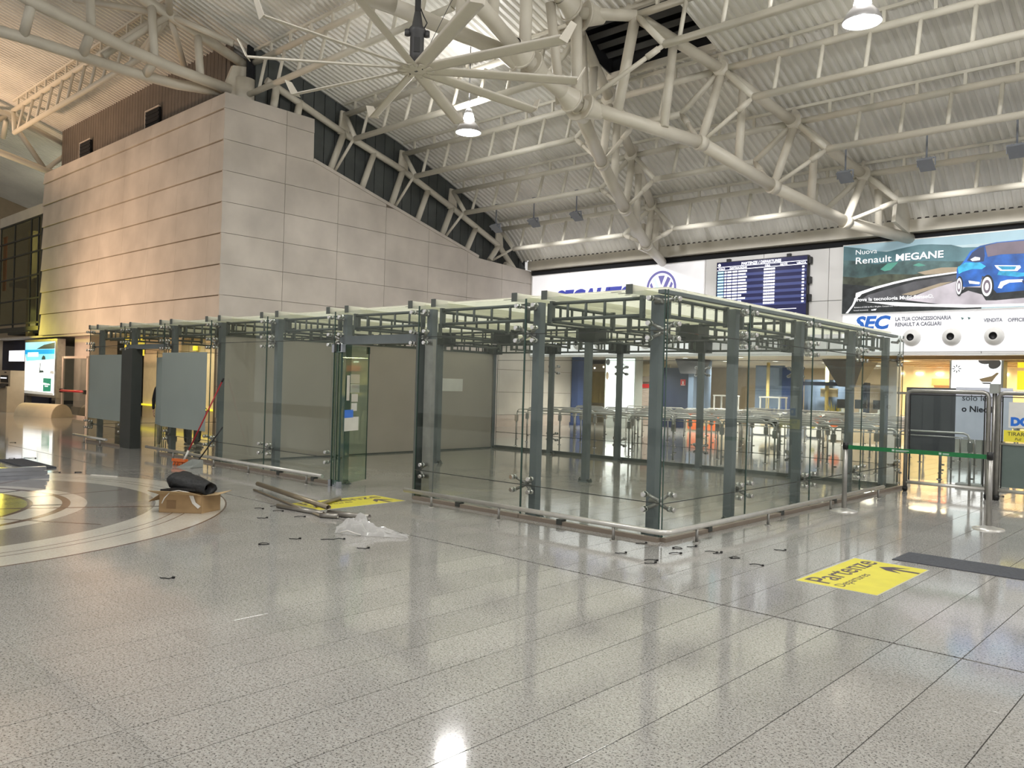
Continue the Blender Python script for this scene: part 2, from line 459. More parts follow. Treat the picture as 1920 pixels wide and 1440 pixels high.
def thing(name, label, cat, loc=(0, 0, 0), group=None):
    o = bpy.data.objects.new(name, None)
    o.empty_display_size = 0.2
    link(o, None, loc)
    WLOC[o.name] = Vector(loc)
    return tag(o, label, cat, group)

def part(name, mb, m, parent=None, label=None, kind=None):
    """mesh given in world coordinates, its origin put at the middle of its foot"""
    xs = [v[0] for v in mb.v]; ys = [v[1] for v in mb.v]; zs = [v[2] for v in mb.v]
    w = ((min(xs) + max(xs)) / 2, (min(ys) + max(ys)) / 2, min(zs))
    me = mesh(name, mb, m, w)
    o = bpy.data.objects.new(name, me)
    link(o, parent, w)
    WLOC[o.name] = Vector(w)
    return tag(o, label, None, None, kind)

def piece(name, me, parent, wloc, rot=None):
    """one more object on shared mesh data"""
    o = bpy.data.objects.new(name, me)
    link(o, parent, wloc)
    WLOC[o.name] = Vector(wloc)
    if rot: o.rotation_euler = rot
    return o

def solo(name, mb, m, label, cat, group=None):
    o = part(name, mb, m)
    return tag(o, label, cat, group)

def struct(name, mb, m):
    o = part(name, mb, m)
    o['kind'] = 'structure'
    return o

def copy_tree(o, parent=None):
    c = o.copy(); col.objects.link(c)
    if parent is not None: c.parent = parent
    for ch in list(o.children): copy_tree(ch, c)
    return c

def text_mesh(s, size, extrude=0.004, shear=0.0, offset=0.0, align='LEFT', m='ink', sx=1.0):
    cu = bpy.data.curves.new('lettering', 'FONT')
    cu.body = s; cu.size = size; cu.extrude = extrude; cu.shear = shear; cu.offset = offset
    cu.align_x = align; cu.align_y = 'BOTTOM_BASELINE'; cu.resolution_u = 3
    o = bpy.data.objects.new('lettering', cu)
    me = bpy.data.meshes.new_from_object(o)
    bpy.data.objects.remove(o); bpy.data.curves.remove(cu)
    if sx != 1.0:
        for v in me.vertices: v.co.x *= sx
    me.materials.clear(); me.materials.append(M[m])
    return me

def text(name, s, size, wloc, rot, parent, m='ink', **kw):
    me = text_mesh(s, size, m=m, **kw)
    return piece(name, me, parent, wloc, rot)

ORD = ['first', 'second', 'third', 'fourth', 'fifth', 'sixth', 'seventh', 'eighth', 'ninth', 'tenth', 'eleventh', 'twelfth']
FACE_S = (PI / 2, 0, 0)      # text standing on a wall that faces -Y
# ------------------------------------------------------------------ the setting
TP = 0.403; TQ = 0.806
MED = (-11.4, 1.7); MED_R = 3.9
def in_view(x, y, z=0.0, m=0.04):
    v = Vector((x, y, z - CAM_H)); d = v.dot(FWD)
    if d < 0.4: return None
    u = v.dot(RIGHT) / d * 1520.8 / 1920; w = v.dot(UP) / d * 1520.8 / 1920
    return d if abs(u) < 0.5 + m and abs(w) < 0.375 + m else None

floor = struct('floor', MB().box((-52, -14, -0.30), (14, 47, -0.012)), 'grout')
tiles = []; rest = MB()
for i in range(-105, 26):
    for j in range(-13, 52):
        x0 = -2.11 + TP * i; y0 = 5.57 + TQ * j
        if y0 < -5 or y0 > 45 or x0 < -46 or x0 > 9: continue
        cx, cy = x0 + TP / 2, y0 + TQ / 2
        if math.hypot(cx - MED[0], cy - MED[1]) < MED_R - 0.5: continue
        d = in_view(cx, cy, 0, 0.10)
        tiles.append((d if d else 1e3 + abs(cx) + abs(cy), x0, y0))
tiles.sort()
G = 0.0028
GQ = 0.0006
tile_me = mesh('floor_tile', MB().bev((G, GQ, -0.012), (TP - G, TQ - GQ, 0.0), 0.0005), 'granite')
for k, (d, x0, y0) in enumerate(tiles):
    long_gap = abs(y0 - 5.57) < 0.01          # the wide joint running across the hall
    if k < 300:
        o = piece('floor_tile', tile_me, floor, (x0, y0 + (0.022 if long_gap else 0), random.uniform(-0.0004, 0.0)))
        if long_gap: o.scale.y = (TQ - 0.022) / TQ
    else:
        ya = y0 + (0.022 if long_gap else GQ); yb = y0 + TQ - GQ
        rest.add([(x0 + G, ya, 0), (x0 + TP - G, ya, 0), (x0 + TP - G, yb, 0), (x0 + G, yb, 0),
                  (x0 + G, ya, -.012), (x0 + TP - G, ya, -.012), (x0 + TP - G, yb, -.012), (x0 + G, yb, -.012)],
                 [(0, 1, 2, 3), (0, 4, 5, 1), (1, 5, 6, 2), (2, 6, 7, 3), (3, 7, 4, 0)])
part('tile_field', rest, 'granite', floor, kind='stuff')

# round inlay in the floor at the left
def inlay(name, mb, m, **k): return part(name, mb, m, floor, **k)
inlay('inlay_border', MB().ring(MED, 3.07, 3.9, -0.012, 0.0012, 96), 'granite_pale')
inlay('inlay_line', MB().ring(MED, 3.885, 3.905, -0.012, 0.0020, 120), 'granite_brown')
inlay('inlay_line', MB().ring(MED, 3.36, 3.372, -0.012, 0.0020, 120), 'granite_brown')
inlay('inlay_line', MB().ring(MED, 3.50, 3.512, -0.012, 0.0020, 120), 'granite_brown')
inlay('inlay_disc', MB().ring(MED, 2.30, 3.07, -0.012, 0.0014, 96), 'granite_dark')
inlay('inlay_band', MB().ring(MED, 2.12, 2.30, -0.012, 0.0016, 96), 'granite_pale')
inlay('inlay_band', MB().ring(MED, 2.03, 2.12, -0.012, 0.0018, 96), 'granite_brown')
for k in range(8):
    t = PI / 8 + k * PI / 4
    inlay('inlay_sector', MB().ring(MED, 1.72, 2.03, -0.012, 0.0016, 12, t + 0.012, t + PI / 4 - 0.012), 'granite_pale')
inlay('inlay_band', MB().ring(MED, 1.66, 1.72, -0.012, 0.0018, 64), 'granite_brown')
inlay('inlay_heart', MB().ring(MED, 0.001, 1.66, -0.012, 0.0016, 64), 'granite_green')
for k, t in enumerate((0.62, 1.05, 1.62, 2.3)):
    d = Vector((math.cos(t), math.sin(t), 0)); c = Vector((MED[0], MED[1], 0.001))
    inlay('inlay_ray', MB().beam(c + d * 0.3, c + d * (2.95 if k != 1 else 3.2), 0.055 if k % 2 else 0.03, 0.004), 'granite_brown')

# ---- stone clad block: face to the hall on the left, long flank running back to the end wall
def prof(y):
    if y < 14.0: return 9.56
    return max(8.26 - 0.275 * (y - 14.0), 6.28 - 0.045 * (y - 21.2))
def deckz(y):
    P_ = [(-14, 13.3), (4, 13.2), (7.4, 12.75), (9.8, 12.1), (12.2, 11.3), (15.16, 10.45), (17.6, 9.8), (19.92, 8.95), (22.4, 7.95), (23.2, 7.35), (23.95, 6.58), (25.2, 5.6)]
    for (a, za), (b, zb) in zip(P_, P_[1:]):
        if a <= y <= b: return za + (zb - za) * (y - a) / (b - a)
    return P_[-1][1]
XS = -21.35
core = MB()
ys = [11.2, 13.98, 14.02, 16, 18.5, 21.2, 24.3]
core.prism([(-21.42, 11.2, 0)] + [(-21.42, 24.3, 0)] + [(-21.42, y, prof(y) - 0.02) for y in reversed(ys)], (-0.33, 0, 0))
core.box((-36.0, 11.2, 3.10), (-21.42, 11.55, 9.50))
core.box((-36.0, 11.2, 9.28), (-21.42, 14.0, 9.36))
core.box((-21.75, 24.3, 0), (-21.42, 27.0, 2.85))
wall_left = struct('wall_left', core, 'stone_back')
rows = [3.06, 3.90, 4.77, 5.64, 6.51, 7.38, 8.25, 9.12, 9.56]
xcols = [XS, -22.17] + [-24.18 - 1.975 * i for i in range(6)] + [-36.0]
for r in range(8):
    z0, z1 = rows[r], rows[r + 1]
    for a, b in zip(xcols, xcols[1:]):
        x1, x0 = a - (0.003 if a != XS else 0.0), b + 0.003
        zt = z1 - (0.022 if r < 7 else 0)
        yb, yt = 11.07, 11.12                   # each course leans back a little
        mb = MB().add([(x0, yb, z0), (x1, yb, z0), (x1, yt, zt), (x0, yt, zt), (x0, 11.2, z0), (x1, 11.2, z0), (x1, 11.2, zt), (x0, 11.2, zt)],
                      [(0, 1, 2, 3), (4, 7, 6, 5), (0, 4, 5, 1), (3, 2, 6, 7), (0, 3, 7, 4), (1, 5, 6, 2)])
        part('stone_panel', mb, 'stone', wall_left)
ycols = [11.08, 13.05, 14.95, 16.85, 18.75, 20.65, 22.5, 24.3, 25.6, 27.0]
rows2 = [0.46, 1.33, 2.2] + rows
for r in range(len(rows2) - 1):
    z0, z1 = rows2[r] + 0.006, rows2[r + 1] - 0.006
    for y0, y1 in zip(ycols, ycols[1:]):
        if y0 >= 24.2:
            if z0 > 2.7: continue
            zz1 = min(z1, 2.85)
        else: zz1 = z1
        a, b = y0 + 0.006, y1 - 0.006
        n = 6
        ylist = sorted(set([a, b] + [a + (b - a) * i / n for i in range(n + 1)] + ([13.995, 14.005] if a < 14 < b else []) + ([21.2] if a < 21.2 < b else [])))
        top = [(y, min(zz1, prof(y))) for y in ylist]
        top = [(y, z) for y, z in top if z > z0 + 0.004]
        if len(top) < 2: continue
        e = top[-1][0]
        if e < b - 1e-6:
            for q in range(200):
                yy = e + (b - e) * q / 200
                if prof(yy) <= z0 + 0.004: break
            top.append((yy, z0 + 0.004))
        poly = [(XS, top[0][0], z0), (XS, top[-1][0], z0)] + [(XS, y, z) for y, z in reversed(top)]
        if len(poly) > 3 and (Vector(poly[1]) - Vector(poly[2])).length < 0.003: poly.pop(2)
        part('stone_panel', MB().prism(poly, (-0.06, 0, 0)), 'stone', wall_left)
struct('baseboard_left', MB().box((-21.40, 11.1, 0), (-21.335, 27.0, 0.455)), 'shutter')
struct('trim_1', MB().beam((-21.40, 14.0, prof(14.02) + 0.05), (-21.40, 21.2, prof(21.2) + 0.05), 0.16, 0.10), 'stone')
# dark boards between the sloping stone top and the roof
gable = struct('wall_gable', MB().prism([(-21.80, 12.0, 8.2), (-21.80, 24.3, 5.6), (-21.80, 24.3, 7.0), (-21.80, 12.0, 11.3)], (-0.1, 0, 0)), 'hole')
y = 12.2
while y < 24.2:
    a, b = y + 0.012, min(y + 0.40, 24.25) - 0.012
    part('cladding_board', MB().prism([(-21.72, a, prof(a) - 0.25), (-21.72, b, prof(b) - 0.25), (-21.72, b, deckz(b) - 0.05), (-21.72, a, deckz(a) - 0.05)], (-0.07, 0, 0)), 'cladding', gable)
    y += 0.40
# brown ribbed sheet above the stone face, with two grilles
sheet = struct('wall_upper', MB().box((-36.0, 11.75, 9.2), (-22.4, 11.85, 11.7)), 'brown_clad')
rib = mesh('sheet_rib', MB().box((-0.108, 0.035, 0), (0.108, 0.07, 2.35)), 'brown_clad')
x = -35.88
while x < -22.5:
    piece('sheet_rib', rib, sheet, (x, 11.69, 9.2))
    x += 0.235
for x in (-33.2, -27.3):
    g = tag(part('air_grille', MB().box((x - 0.5, 11.62, 9.55), (x + 0.5, 11.69, 10.45)), 'hole'),
            'dark square air grille in the brown ribbed sheet, ' + ('left one near its far end' if x < -30 else 'right one nearer the stone corner'), 'grille', 'air grilles above the stone block')
    for k in range(6):
        part('grille_bar', MB().box((x - 0.48, 11.60, 9.60 + k * 0.14), (x + 0.48, 11.62, 9.65 + k * 0.14)), 'hole', g)
    part('grille_frame', MB().box((x - 0.53, 11.59, 10.45), (x + 0.53, 11.66, 10.49)).box((x - 0.53, 11.59, 9.5), (x - 0.49, 11.66, 10.45)), 'stone', g)

# ---- roof deck: real ribs running up the slope, with an opening for the vent
HX0, HX1, HY0, HY1 = -12.7, -9.75, 15.35, 17.35
Y_ = [-14, -6, 0, 4, 7.4, 9.8, 12.2, 13.7, HY0, HY1, 17.6, 19.92, 22.4, 23.2, 23.98]
xs = []
x = -52.0
while x < 12.0:
    xs += [(x, 0.0), (x + 0.085, 0.0), (x + 0.115, -0.06), (x + 0.17, -0.06)]
    x += 0.2
mb = MB(); nx = len(xs)
for (x, d) in xs:
    for y in Y_: mb.v.append((x, y, deckz(y) + d))
ny = len(Y_)
for i in range(nx - 1):
    for j in range(ny - 1):
        if Y_[j] == HY0 and HX0 < xs[i][0] < HX1: continue
        mb.f.append((i * ny + j, i * ny + j + 1, (i + 1) * ny + j + 1, (i + 1) * ny + j)); mb.sm.append(False)
ceiling = struct('ceiling', mb, 'deck')
vent = thing('roof_vent', 'black louvred vent opening in the roof above the meeting girders', 'vent', (-11.2, 16.3, 10.0))
zt = deckz(16.35) + 1.0
mb = MB()
mb.box((HX0 - 0.3, HY0 - 0.25, zt), (HX1 + 0.3, HY1 + 0.2, zt + 0.1))
for xa, xb in ((HX0 - 0.3, HX0 + 0.02), (HX1 + 0.02, HX1 + 0.3)):
    ya, yb = HY0 - 0.25, HY1 + 0.2
    mb.prism([(xa, ya, deckz(ya) + 0.01), (xa, yb, deckz(yb) + 0.01), (xa, yb, zt), (xa, ya, zt)], (xb - xa, 0, 0))
for ya, yb in ((HY0 - 0.25, HY0), (HY1, HY1 + 0.2)):
    mb.prism([(HX0 - 0.3, ya, deckz(ya) + 0.01), (HX0 - 0.3, yb, deckz(yb) + 0.01), (HX0 - 0.3, yb, zt), (HX0 - 0.3, ya, zt)], (HX1 - HX0 + 0.6, 0, 0))
part('vent_shaft', mb, 'hole', vent)
for k in range(5):
    yy = HY0 + 0.25 + k * 0.38
    part('vent_louver', MB().beam((HX0, yy, deckz(yy) + 0.35), (HX1, yy, deckz(yy) + 0.35), 0.16, 0.03, (0, 0.6, 0.8)), 'hole_bar', vent)
for yy in (HY0, HY1):
    part('vent_curb', MB().beam((HX0 - 0.1, yy, deckz(yy) - 0.06), (HX1 + 0.1, yy, deckz(yy) - 0.06), 0.12, 0.16), 'steel_white', vent)

# ---- end wall with its white panels
WY = 24.2
wall_back = struct('wall_back', MB().box((-21.4, WY + 0.04, 2.80), (9.0, WY + 0.3, 6.75)), 'grout')
px_ = [-21.34, -19.4, -17.5, -15.6, -13.62, -11.57, -9.50, -7.45, -5.4, -3.35, -1.3, 0.75, 2.8, 4.85, 8.9]
for zz0, zz1 in ((2.80, 4.40), (4.40, 5.98)):
    for a, b in zip(px_, px_[1:]):
        part('wall_panel', MB().box((a + 0.008, WY, zz0 + 0.008), (b - 0.008, WY + 0.04, zz1 - 0.008)), 'white_wall', wall_back)
struct('trim_2', MB().box((-21.3, WY - 0.30, 6.16), (9.0, WY + 0.02, 6.50)), 'steel_white')
struct('trim_3', MB().box((-21.3, WY - 0.05, 5.985), (9.0, WY + 0.02, 6.10)), 'hole')
struct('trim_4', MB().box((-21.3, WY - 0.02, 2.76), (9.0, WY + 0.35, 2.80)), 'white_paint')
# low hall behind it
struct('ceiling_low', MB().box((-23.9, WY + 0.3, 2.88), (9.0, 40.0, 3.0)), 'soffit')
struct('wall_far', MB().box((-24.0, 40.0, 0), (9.0, 40.2, 3.0)), 'tan')
struct('wall_light_block', MB().box((-50.4, -14, 0), (-50, 47, 13.2)), 'tan')  # added to close the left side and cut the ambient light
struct('wall_far_left', MB().box((-24.1, 27.0, 0), (-23.9, 40.0, 3.0)), 'cream')
# ------------------------------------------------------------------ roof steel
PUR = {0: ((12.2, 10.83), (12.0, 9.82)), 1: ((15.16, 10.0), (14.91, 9.02)), 2: ((17.6, 9.32), (17.35, 8.38)),
       3: ((19.92, 8.48), (19.65, 7.58)), 4: ((22.4, 7.54), (22.2, 6.68)), -1: ((9.8, 11.62), (9.6, 10.55))}
def girder_x(y): return 0.40 + 0.355 * (y - 14.1)      # half spread of the two girders at depth y
purlin_word = {-1: 'beside the far left bay', 0: 'nearest the ceiling fan', 1: 'just behind the ceiling fan', 2: 'second behind the fan', 3: 'third behind the fan', 4: 'lowest by the end wall'}
def purlin(k, x0, x1, e0, e1, where):
    """ladder purlin from x0 to x1; e0/e1: slanted end struts at left/right"""
    (yt, zt), (yb, zb) = PUR[k]
    t = thing('ladder_purlin', 'cream ladder purlin under the roof, %s, %s' % (purlin_word[k], where), 'purlin', ((x0 + x1) / 2, yt, zb), 'ladder purlins under the roof')
    part('top_chord', MB().tube((x0, yt, zt), (x1, yt, zt), 0.085, 12), 'steel_cream', t)
    s0 = 0.95 if e0 else 0.0; s1 = 0.95 if e1 else 0.0
    part('bottom_chord', MB().tube((x0 + s0, yb, zb), (x1 - s1, yb, zb), 0.085, 12), 'steel_cream', t)
    if e0: part('end_strut', MB().tube((x0 + 0.05, yt, zt - 0.02), (x0 + s0, yb, zb), 0.075, 10), 'steel_cream', t)
    if e1: part('end_strut', MB().tube((x1 - 0.05, yt, zt - 0.02), (x1 - s1, yb, zb), 0.075, 10), 'steel_cream', t)
    me = mesh('rung', MB().tube((0, 0, 0), (0, yb - yt, zb - zt), 0.048, 8), 'steel_cream')
    x = math.ceil(x0 + 0.25) - 0.17
    while x < x1 - 0.3:
        if x0 + s0 - 0.15 < x < x1 - s1 + 0.15 or (x - x0 > 0.3 and x1 - x > 0.3):
            if x > x0 + s0 - 0.02 and x < x1 - s1 + 0.02:
                piece('rung', me, t, (x, yt, zt))
        x += 1.0
    # light rail carrying the deck on short stubs
    zr = deckz(yt) - 0.10
    r = part('deck_rail', MB().box((x0, yt - 0.035, zr - 0.04), (x1, yt + 0.035, zr + 0.03)), 'steel_cream', t)
    sm = mesh('rail_stub', MB().box((-0.035, -0.03, zt), (0.035, 0.03, zr - 0.04)), 'steel_cream')
    x = math.ceil(x0) + 0.1
    while x < x1 - 0.2:
        piece('rail_stub', sm, r, (x, yt, 0)); x += 1.0
    return t
AX = -11.25
for k in (1, 2, 3, 4):
    g = girder_x(PUR[k][0][0])
    purlin(k, XS - 0.1, AX - g, True, True, 'left of the girders')
    if g > 0.9: purlin(k, AX - g, AX + g, True, True, 'between the two girders')
    purlin(k, AX + g, 7.0, True, False, 'right of the girders')
purlin(0, -22.4, AX - 0.9, False, True, 'left of the fan rod')
purlin(0, AX + 0.9, 7.0, True, False, 'right of the fan rod')
purlin(-1, -35.5, -22.3, True, True, 'over the brown ribbed sheet')

def girder(name, label, sgn):
    """three chord girder falling from the roof apex to the end wall"""
    t = thing(name, label, 'girder', (AX + sgn * 2, 19.0, 6.0), 'splayed roof girders')
    def X(y): return AX + sgn * girder_x(y)
    up = [(AX + sgn * 0.05, 14.0, 9.85), (X(15.16), 15.16, 10.0), (X(17.6), 17.6, 9.3), (X(19.92), 19.92, 8.46), (X(22.4), 22.4, 7.52), (X(24.3), 24.3, 6.78)]
    lo = [(AX + sgn * 0.06, 14.2, 7.88), (X(17.04) , 17.04, 7.46), (X(19.27), 19.27, 6.76), (X(21.76), 21.76, 6.19), (X(24.3), 24.15, 6.02)]
    for a, b in zip(up, up[1:]): part('upper_chord', MB().tube(a, b, 0.13, 14), 'steel_white', t)
    for a, b in zip(lo, lo[1:]):
        d = (Vector(b) - Vector(a)).normalized()
        part('lower_chord', MB().tube(a, b, 0.155, 14), 'steel_white', t)
    for p in lo[1:4]:
        part('chord_joint', MB().tube(Vector(p) - d * 0.10, Vector(p) + d * 0.10, 0.185, 14), 'steel_white', t)
    for i in range(1, 4):
        u, l = up[i + 1], lo[i]
        part('web_post', MB().tube(u, l, 0.105, 12), 'steel_white', t)                       # from the upper node down and back to the lower one
        m = (Vector(lo[i]) * 0.5 + Vector(lo[i + 1]) * 0.5)
        uu = Vector(up[i + 1]) * 0.72 + Vector(up[min(i + 2, 5)]) * 0.28
        part('web_diagonal', MB().tube(uu, m, 0.105, 12), 'steel_white', t)
    part('web_post', MB().tube(up[1], (AX + sgn * 0.45, 15.0, 7.78), 0.125, 12), 'steel_white', t)
    part('web_diagonal', MB().tube((X(16.2), 16.2, 9.72), (X(16.0), 16.0, 7.64), 0.105, 12), 'steel_white', t)
    for i, k in enumerate((1, 2, 3, 4)):
        (yt, zt), (yb, zb) = PUR[k]
        g = girder_x(yt)
        for s2 in (1, -1):
            if s2 < 0 and g < 0.9: continue
            e = (AX + sgn * (g + s2 * 0.95), yb, zb)
            l = lo[min(i, 3)]
            rod = part('tie_rod', MB().tube(e, l, 0.055, 8), 'steel_white', t)
            d = (Vector(l) - Vector(e)).normalized()
            part('rod_fork', MB().tube(Vector(e) + d * 0.15, Vector(e) + d * 0.45, 0.075, 8), 'steel_white', rod)
    for p in up[2:5]:
        part('node_plate', MB().prism([(p[0] - 0.03, p[1] - 0.25, p[2] + 0.02), (p[0] - 0.03, p[1] + 0.28, p[2] - 0.10), (p[0] - 0.03, p[1] + 0.24, p[2] + 0.32), (p[0] - 0.03, p[1] - 0.12, p[2] + 0.38)], (0.06, 0, 0)), 'steel_white', t)
        part('node_collar', MB().tube((p[0], p[1] - 0.16, p[2] + 0.05), (p[0], p[1] + 0.16, p[2] - 0.06), 0.19, 14), 'steel_white', t)
    a = up[5]
    part('gusset_plate', MB().prism([(a[0] - 0.05, 22.9, 7.15), (a[0] - 0.05, 24.2, 6.85), (a[0] - 0.05, 24.2, 6.1), (a[0] - 0.05, 22.7, 6.25)], (0.1, 0, 0)), 'steel_white', t)
    return t
girder('roof_girder', 'right cream tube girder splaying down from the vent to the wall by the billboard', 1)
girder('roof_girder', 'left cream tube girder splaying down from the vent to the wall above the emblem', -1)

def flange(p, q, r, n, t):
    """trumpet shaped bolted end on a pipe, p inside, q at the flange face"""
    p, q = Vector(p), Vector(q); d = (q - p).normalized()
    f = part('flange', MB().tube(p, q - d * 0.05, r, 14, r * 1.75, False).tube(q - d * 0.05, q, r * 1.9, 16), 'steel_white', t)
    a = d.cross(Vector((0, 0, 1))).normalized(); b = d.cross(a)
    mb = MB()
    for k in range(n):
        tt = 2 * PI * k / n
        o = a * math.cos(tt) + b * math.sin(tt)
        mb.prism([q + o * r * 1.75, q - d * 0.28 + o * r * 1.02, q - d * 0.05 + o * r * 1.02], (a * -math.sin(tt) + b * math.cos(tt)) * 0.025)
    part('flange_fins', mb, 'steel_white', f)

# apex block between the two V pairs: short links, posts and flanges
t = thing('apex_frame', 'cluster of flanged cream pipes at the roof apex right of the ceiling fan', 'steel frame', (AX, 13.2, 7.9))
L1, L2, U1, U2 = Vector((AX, 14.15, 7.86)), Vector((AX, 12.35, 8.33)), Vector((AX, 14.0, 9.85)), Vector((AX, 12.35, 10.35))
for a, b, r in ((L1, L2, 0.165), (U1, U2, 0.15), (L1 + Vector((0.1, -.15, 0)), U1, 0.13), (L2, U2, 0.13), (L1 + Vector((-0.25, -0.3, 0)), U1 + Vector((-0.25, -0.6, 0.1)), 0.11), (L2 + Vector((-0.3, 0.3, 0)), U2 + Vector((-0.3, 0.3, 0)), 0.11)):
    part('apex_pipe', MB().tube(a, b, r, 14), 'steel_white', t)
for p, q in ((L1 + Vector((0, -0.62, 0.16)), L1 + Vector((0, -0.2, 0.05))), (L1 + Vector((0.25, 0.55, -0.08)), L1 + Vector((0.10, 0.12, 0))), (L1 + Vector((-0.25, 0.55, -0.08)), L1 + Vector((-0.10, 0.12, 0))),
             (L2 + Vector((-0.2, -0.55, 0.08)), L2 + Vector((-0.06, -0.14, 0))), (L2 + Vector((0.2, -0.55, 0.08)), L2 + Vector((0.06, -0.14, 0))), (L2 + Vector((0, 0.6, -0.15)), L2 + Vector((0, 0.2, -0.04))),
             (U1 + Vector((0, -0.55, 0.15)), U1 + Vector((0, -0.15, 0.03))), (U1 + Vector((0.3, 0.6, 0.05)), U1 + Vector((0.12, 0.18, 0.02))), (U1 + Vector((-0.3, 0.6, 0.05)), U1 + Vector((-0.12, 0.18, 0.02)))):
    flange(p, q, 0.15, 9, t)
def ridge_girder(label, sgn):
    t = thing('ridge_girder', label, 'girder', (AX + sgn * 1.5, 8, 8.6), 'girders towards the ridge')
    lo = [L2 + Vector((sgn * 0.05, -0.1, 0)), Vector((AX + sgn * 0.85, 9.6, 8.66)), Vector((AX + sgn * 1.9, 6.4, 8.95)), Vector((AX + sgn * 3.0, 3.2, 9.2))]
    up = [U2 + Vector((sgn * 0.05, -0.1, 0)), Vector((AX + sgn * 0.85, 9.8, 11.1)), Vector((AX + sgn * 1.9, 6.8, 11.8)), Vector((AX + sgn * 3.0, 3.4, 12.4))]
    for a, b in zip(lo, lo[1:]): part('lower_chord', MB().tube(a, b, 0.15, 14), 'steel_white', t)
    for a, b in zip(up, up[1:]): part('upper_chord', MB().tube(a, b, 0.13, 14), 'steel_white', t)
    for i in range(1, 4):
        part('web_post', MB().tube(up[i], lo[i], 0.11, 12), 'steel_white', t)
        m = (lo[i - 1] + lo[i]) / 2
        part('web_diagonal', MB().tube(m, (up[i - 1] + up[i]) / 2, 0.11, 12), 'steel_white', t)
ridge_girder('left cream tube girder rising from the apex behind the fan rod', -1)
ridge_girder('right cream tube girder rising from the apex out of the top of the picture', 1)

# double chord edge girder running over the stone corner at the left
t = thing('edge_girder', 'cream girder with two bottom tubes running over the stone corner at upper left', 'girder', (-22.0, 8.0, 9.4))
c1 = [(-22.4, 3.5, 9.72), (-22.4, 6.5, 9.76), (-22.4, 8.9, 9.70), (-22.4, 10.2, 9.74), (-22.2, 11.5, 9.86)]
c2 = [(-21.8, 3.5, 11.25), (-21.8, 6.3, 10.48), (-21.8, 8.58, 10.06), (-21.8, 9.85, 9.92), (-21.9, 11.5, 9.86)]
up = [(-22.1, 3.5, 12.6), (-22.1, 6.4, 12.3), (-22.1, 9.8, 11.45), (-22.1, 12.2, 10.75)]
part('lower_tube', MB().path(c1, 0.14, 14), 'steel_white', t)
part('middle_tube', MB().path(c2, 0.15, 14), 'steel_white', t)
part('upper_tube', MB().path(up, 0.14, 14), 'steel_white', t)
for y in (5.1, 6.35, 7.7, 9.3, 10.6):
    def at(pl):
        for a, b in zip(pl, pl[1:]):
            if a[1] <= y <= b[1]:
                f = (y - a[1]) / (b[1] - a[1]); return Vector(a).lerp(Vector(b), f)
        return Vector(pl[-1])
    part('web_post', MB().tube(at(up), at(c2), 0.11, 12), 'steel_white', t)
    if y < 10: part('short_post', MB().tube(at(c2), at(c1), 0.12, 12), 'steel_white', t)
for a, b in (((-22.1, 9.8, 11.45), (-22.4, 8.2, 9.9)), ((-22.1, 9.8, 11.45), (-24.5, 9.9, 10.9)), ((-22.1, 9.8, 11.45), (-24.0, 8.0, 11.8)), ((-22.1, 9.8, 11.45), (-20.5, 9.0, 11.7)), ((-22.1, 9.8, 11.45), (-23.6, 11.0, 10.6)), ((-22.1, 9.8, 11.45), (-21.2, 11.2, 10.9))):
    part('node_brace', MB().tube(a, b, 0.09, 10), 'steel_white', t)
part('column_head', MB().prism([(-22.05, 11.3, 9.75), (-22.05, 12.6, 9.75), (-22.05, 12.4, 10.75), (-22.05, 11.6, 10.6)], (0.12, 0, 0)), 'steel_white', t)
part('column_stub', MB().tube((-22.0, 12.0, 9.3), (-22.0, 12.0, 10.3), 0.32, 18), 'steel_white', t)

# girder of the far left bay
t = thing('far_girder', 'cream tube girder of the far left bay beyond the ribbed sheet', 'girder', (-36.2, 8.0, 9.6))
lo = [(-36.2, 4.5, 10.4), (-36.2, 8.4, 10.35), (-36.2, 11.2, 9.75), (-36.2, 13.2, 9.4)]
up = [(-36.2, 4.5, 12.5), (-36.2, 9.8, 11.6), (-36.2, 12.2, 10.8)]
part('lower_tube', MB().path(lo, 0.13, 12), 'steel_cream', t)
part('upper_tube', MB().path(up, 0.13, 12), 'steel_cream', t)
for a, b in ((up[1], lo[1]), (up[1], lo[2]), (up[2], lo[2]), (up[1], (-37.4, 10, 11.0)), (up[1], (-37.6, 9, 11.7))):
    part('web_post', MB().tube(a, b, 0.10, 10), 'steel_cream', t)

# edge lattice standing on the sloping stone top
t = thing('edge_lattice', 'cream tubes standing on the sloping top of the stone flank under the roof edge', 'lattice', (XS - 0.1, 18, 6.3))
XE = XS - 0.12
ch = [(XE, y, deckz(y) - 1.02 if y > 13 else deckz(y) - 0.95) for y in (12.4, 15.16, 17.6, 19.92, 22.4, 24.1)]
for a, b in zip(ch, ch[1:]): part('chord', MB().tube(a, b, 0.105, 12), 'steel_white', t)
for i in range(1, 5):
    c = Vector(ch[i]); y0 = c.y
    part('leaning_post', MB().tube(c, (XE, y0 - 0.48, prof(y0 - 0.48) + 0.06), 0.105, 12), 'steel_white', t)
    m = (c + Vector(ch[i + 1])) / 2
    part('leaning_post', MB().tube(m, (XE, m.y - 0.48, prof(m.y - 0.48) + 0.06), 0.10, 12), 'steel_white', t)
    (yt, zt), (yb, zb) = PUR[i]
    part('tie_rod', MB().tube((XS + 0.75, yb, zb), (XE + 0.05, y0 - 0.35, prof(y0 - 0.35) + 0.08), 0.045, 8), 'steel_white', t)
    part('head_plate', MB().prism([(XE - 0.03, y0 - 0.22, c.z - 0.06), (XE - 0.03, y0 + 0.22, c.z - 0.12), (XE - 0.03, yt + 0.14, zt + 0.12), (XE - 0.03, yt - 0.14, zt + 0.12)], (0.06, 0, 0)), 'steel_white', t)
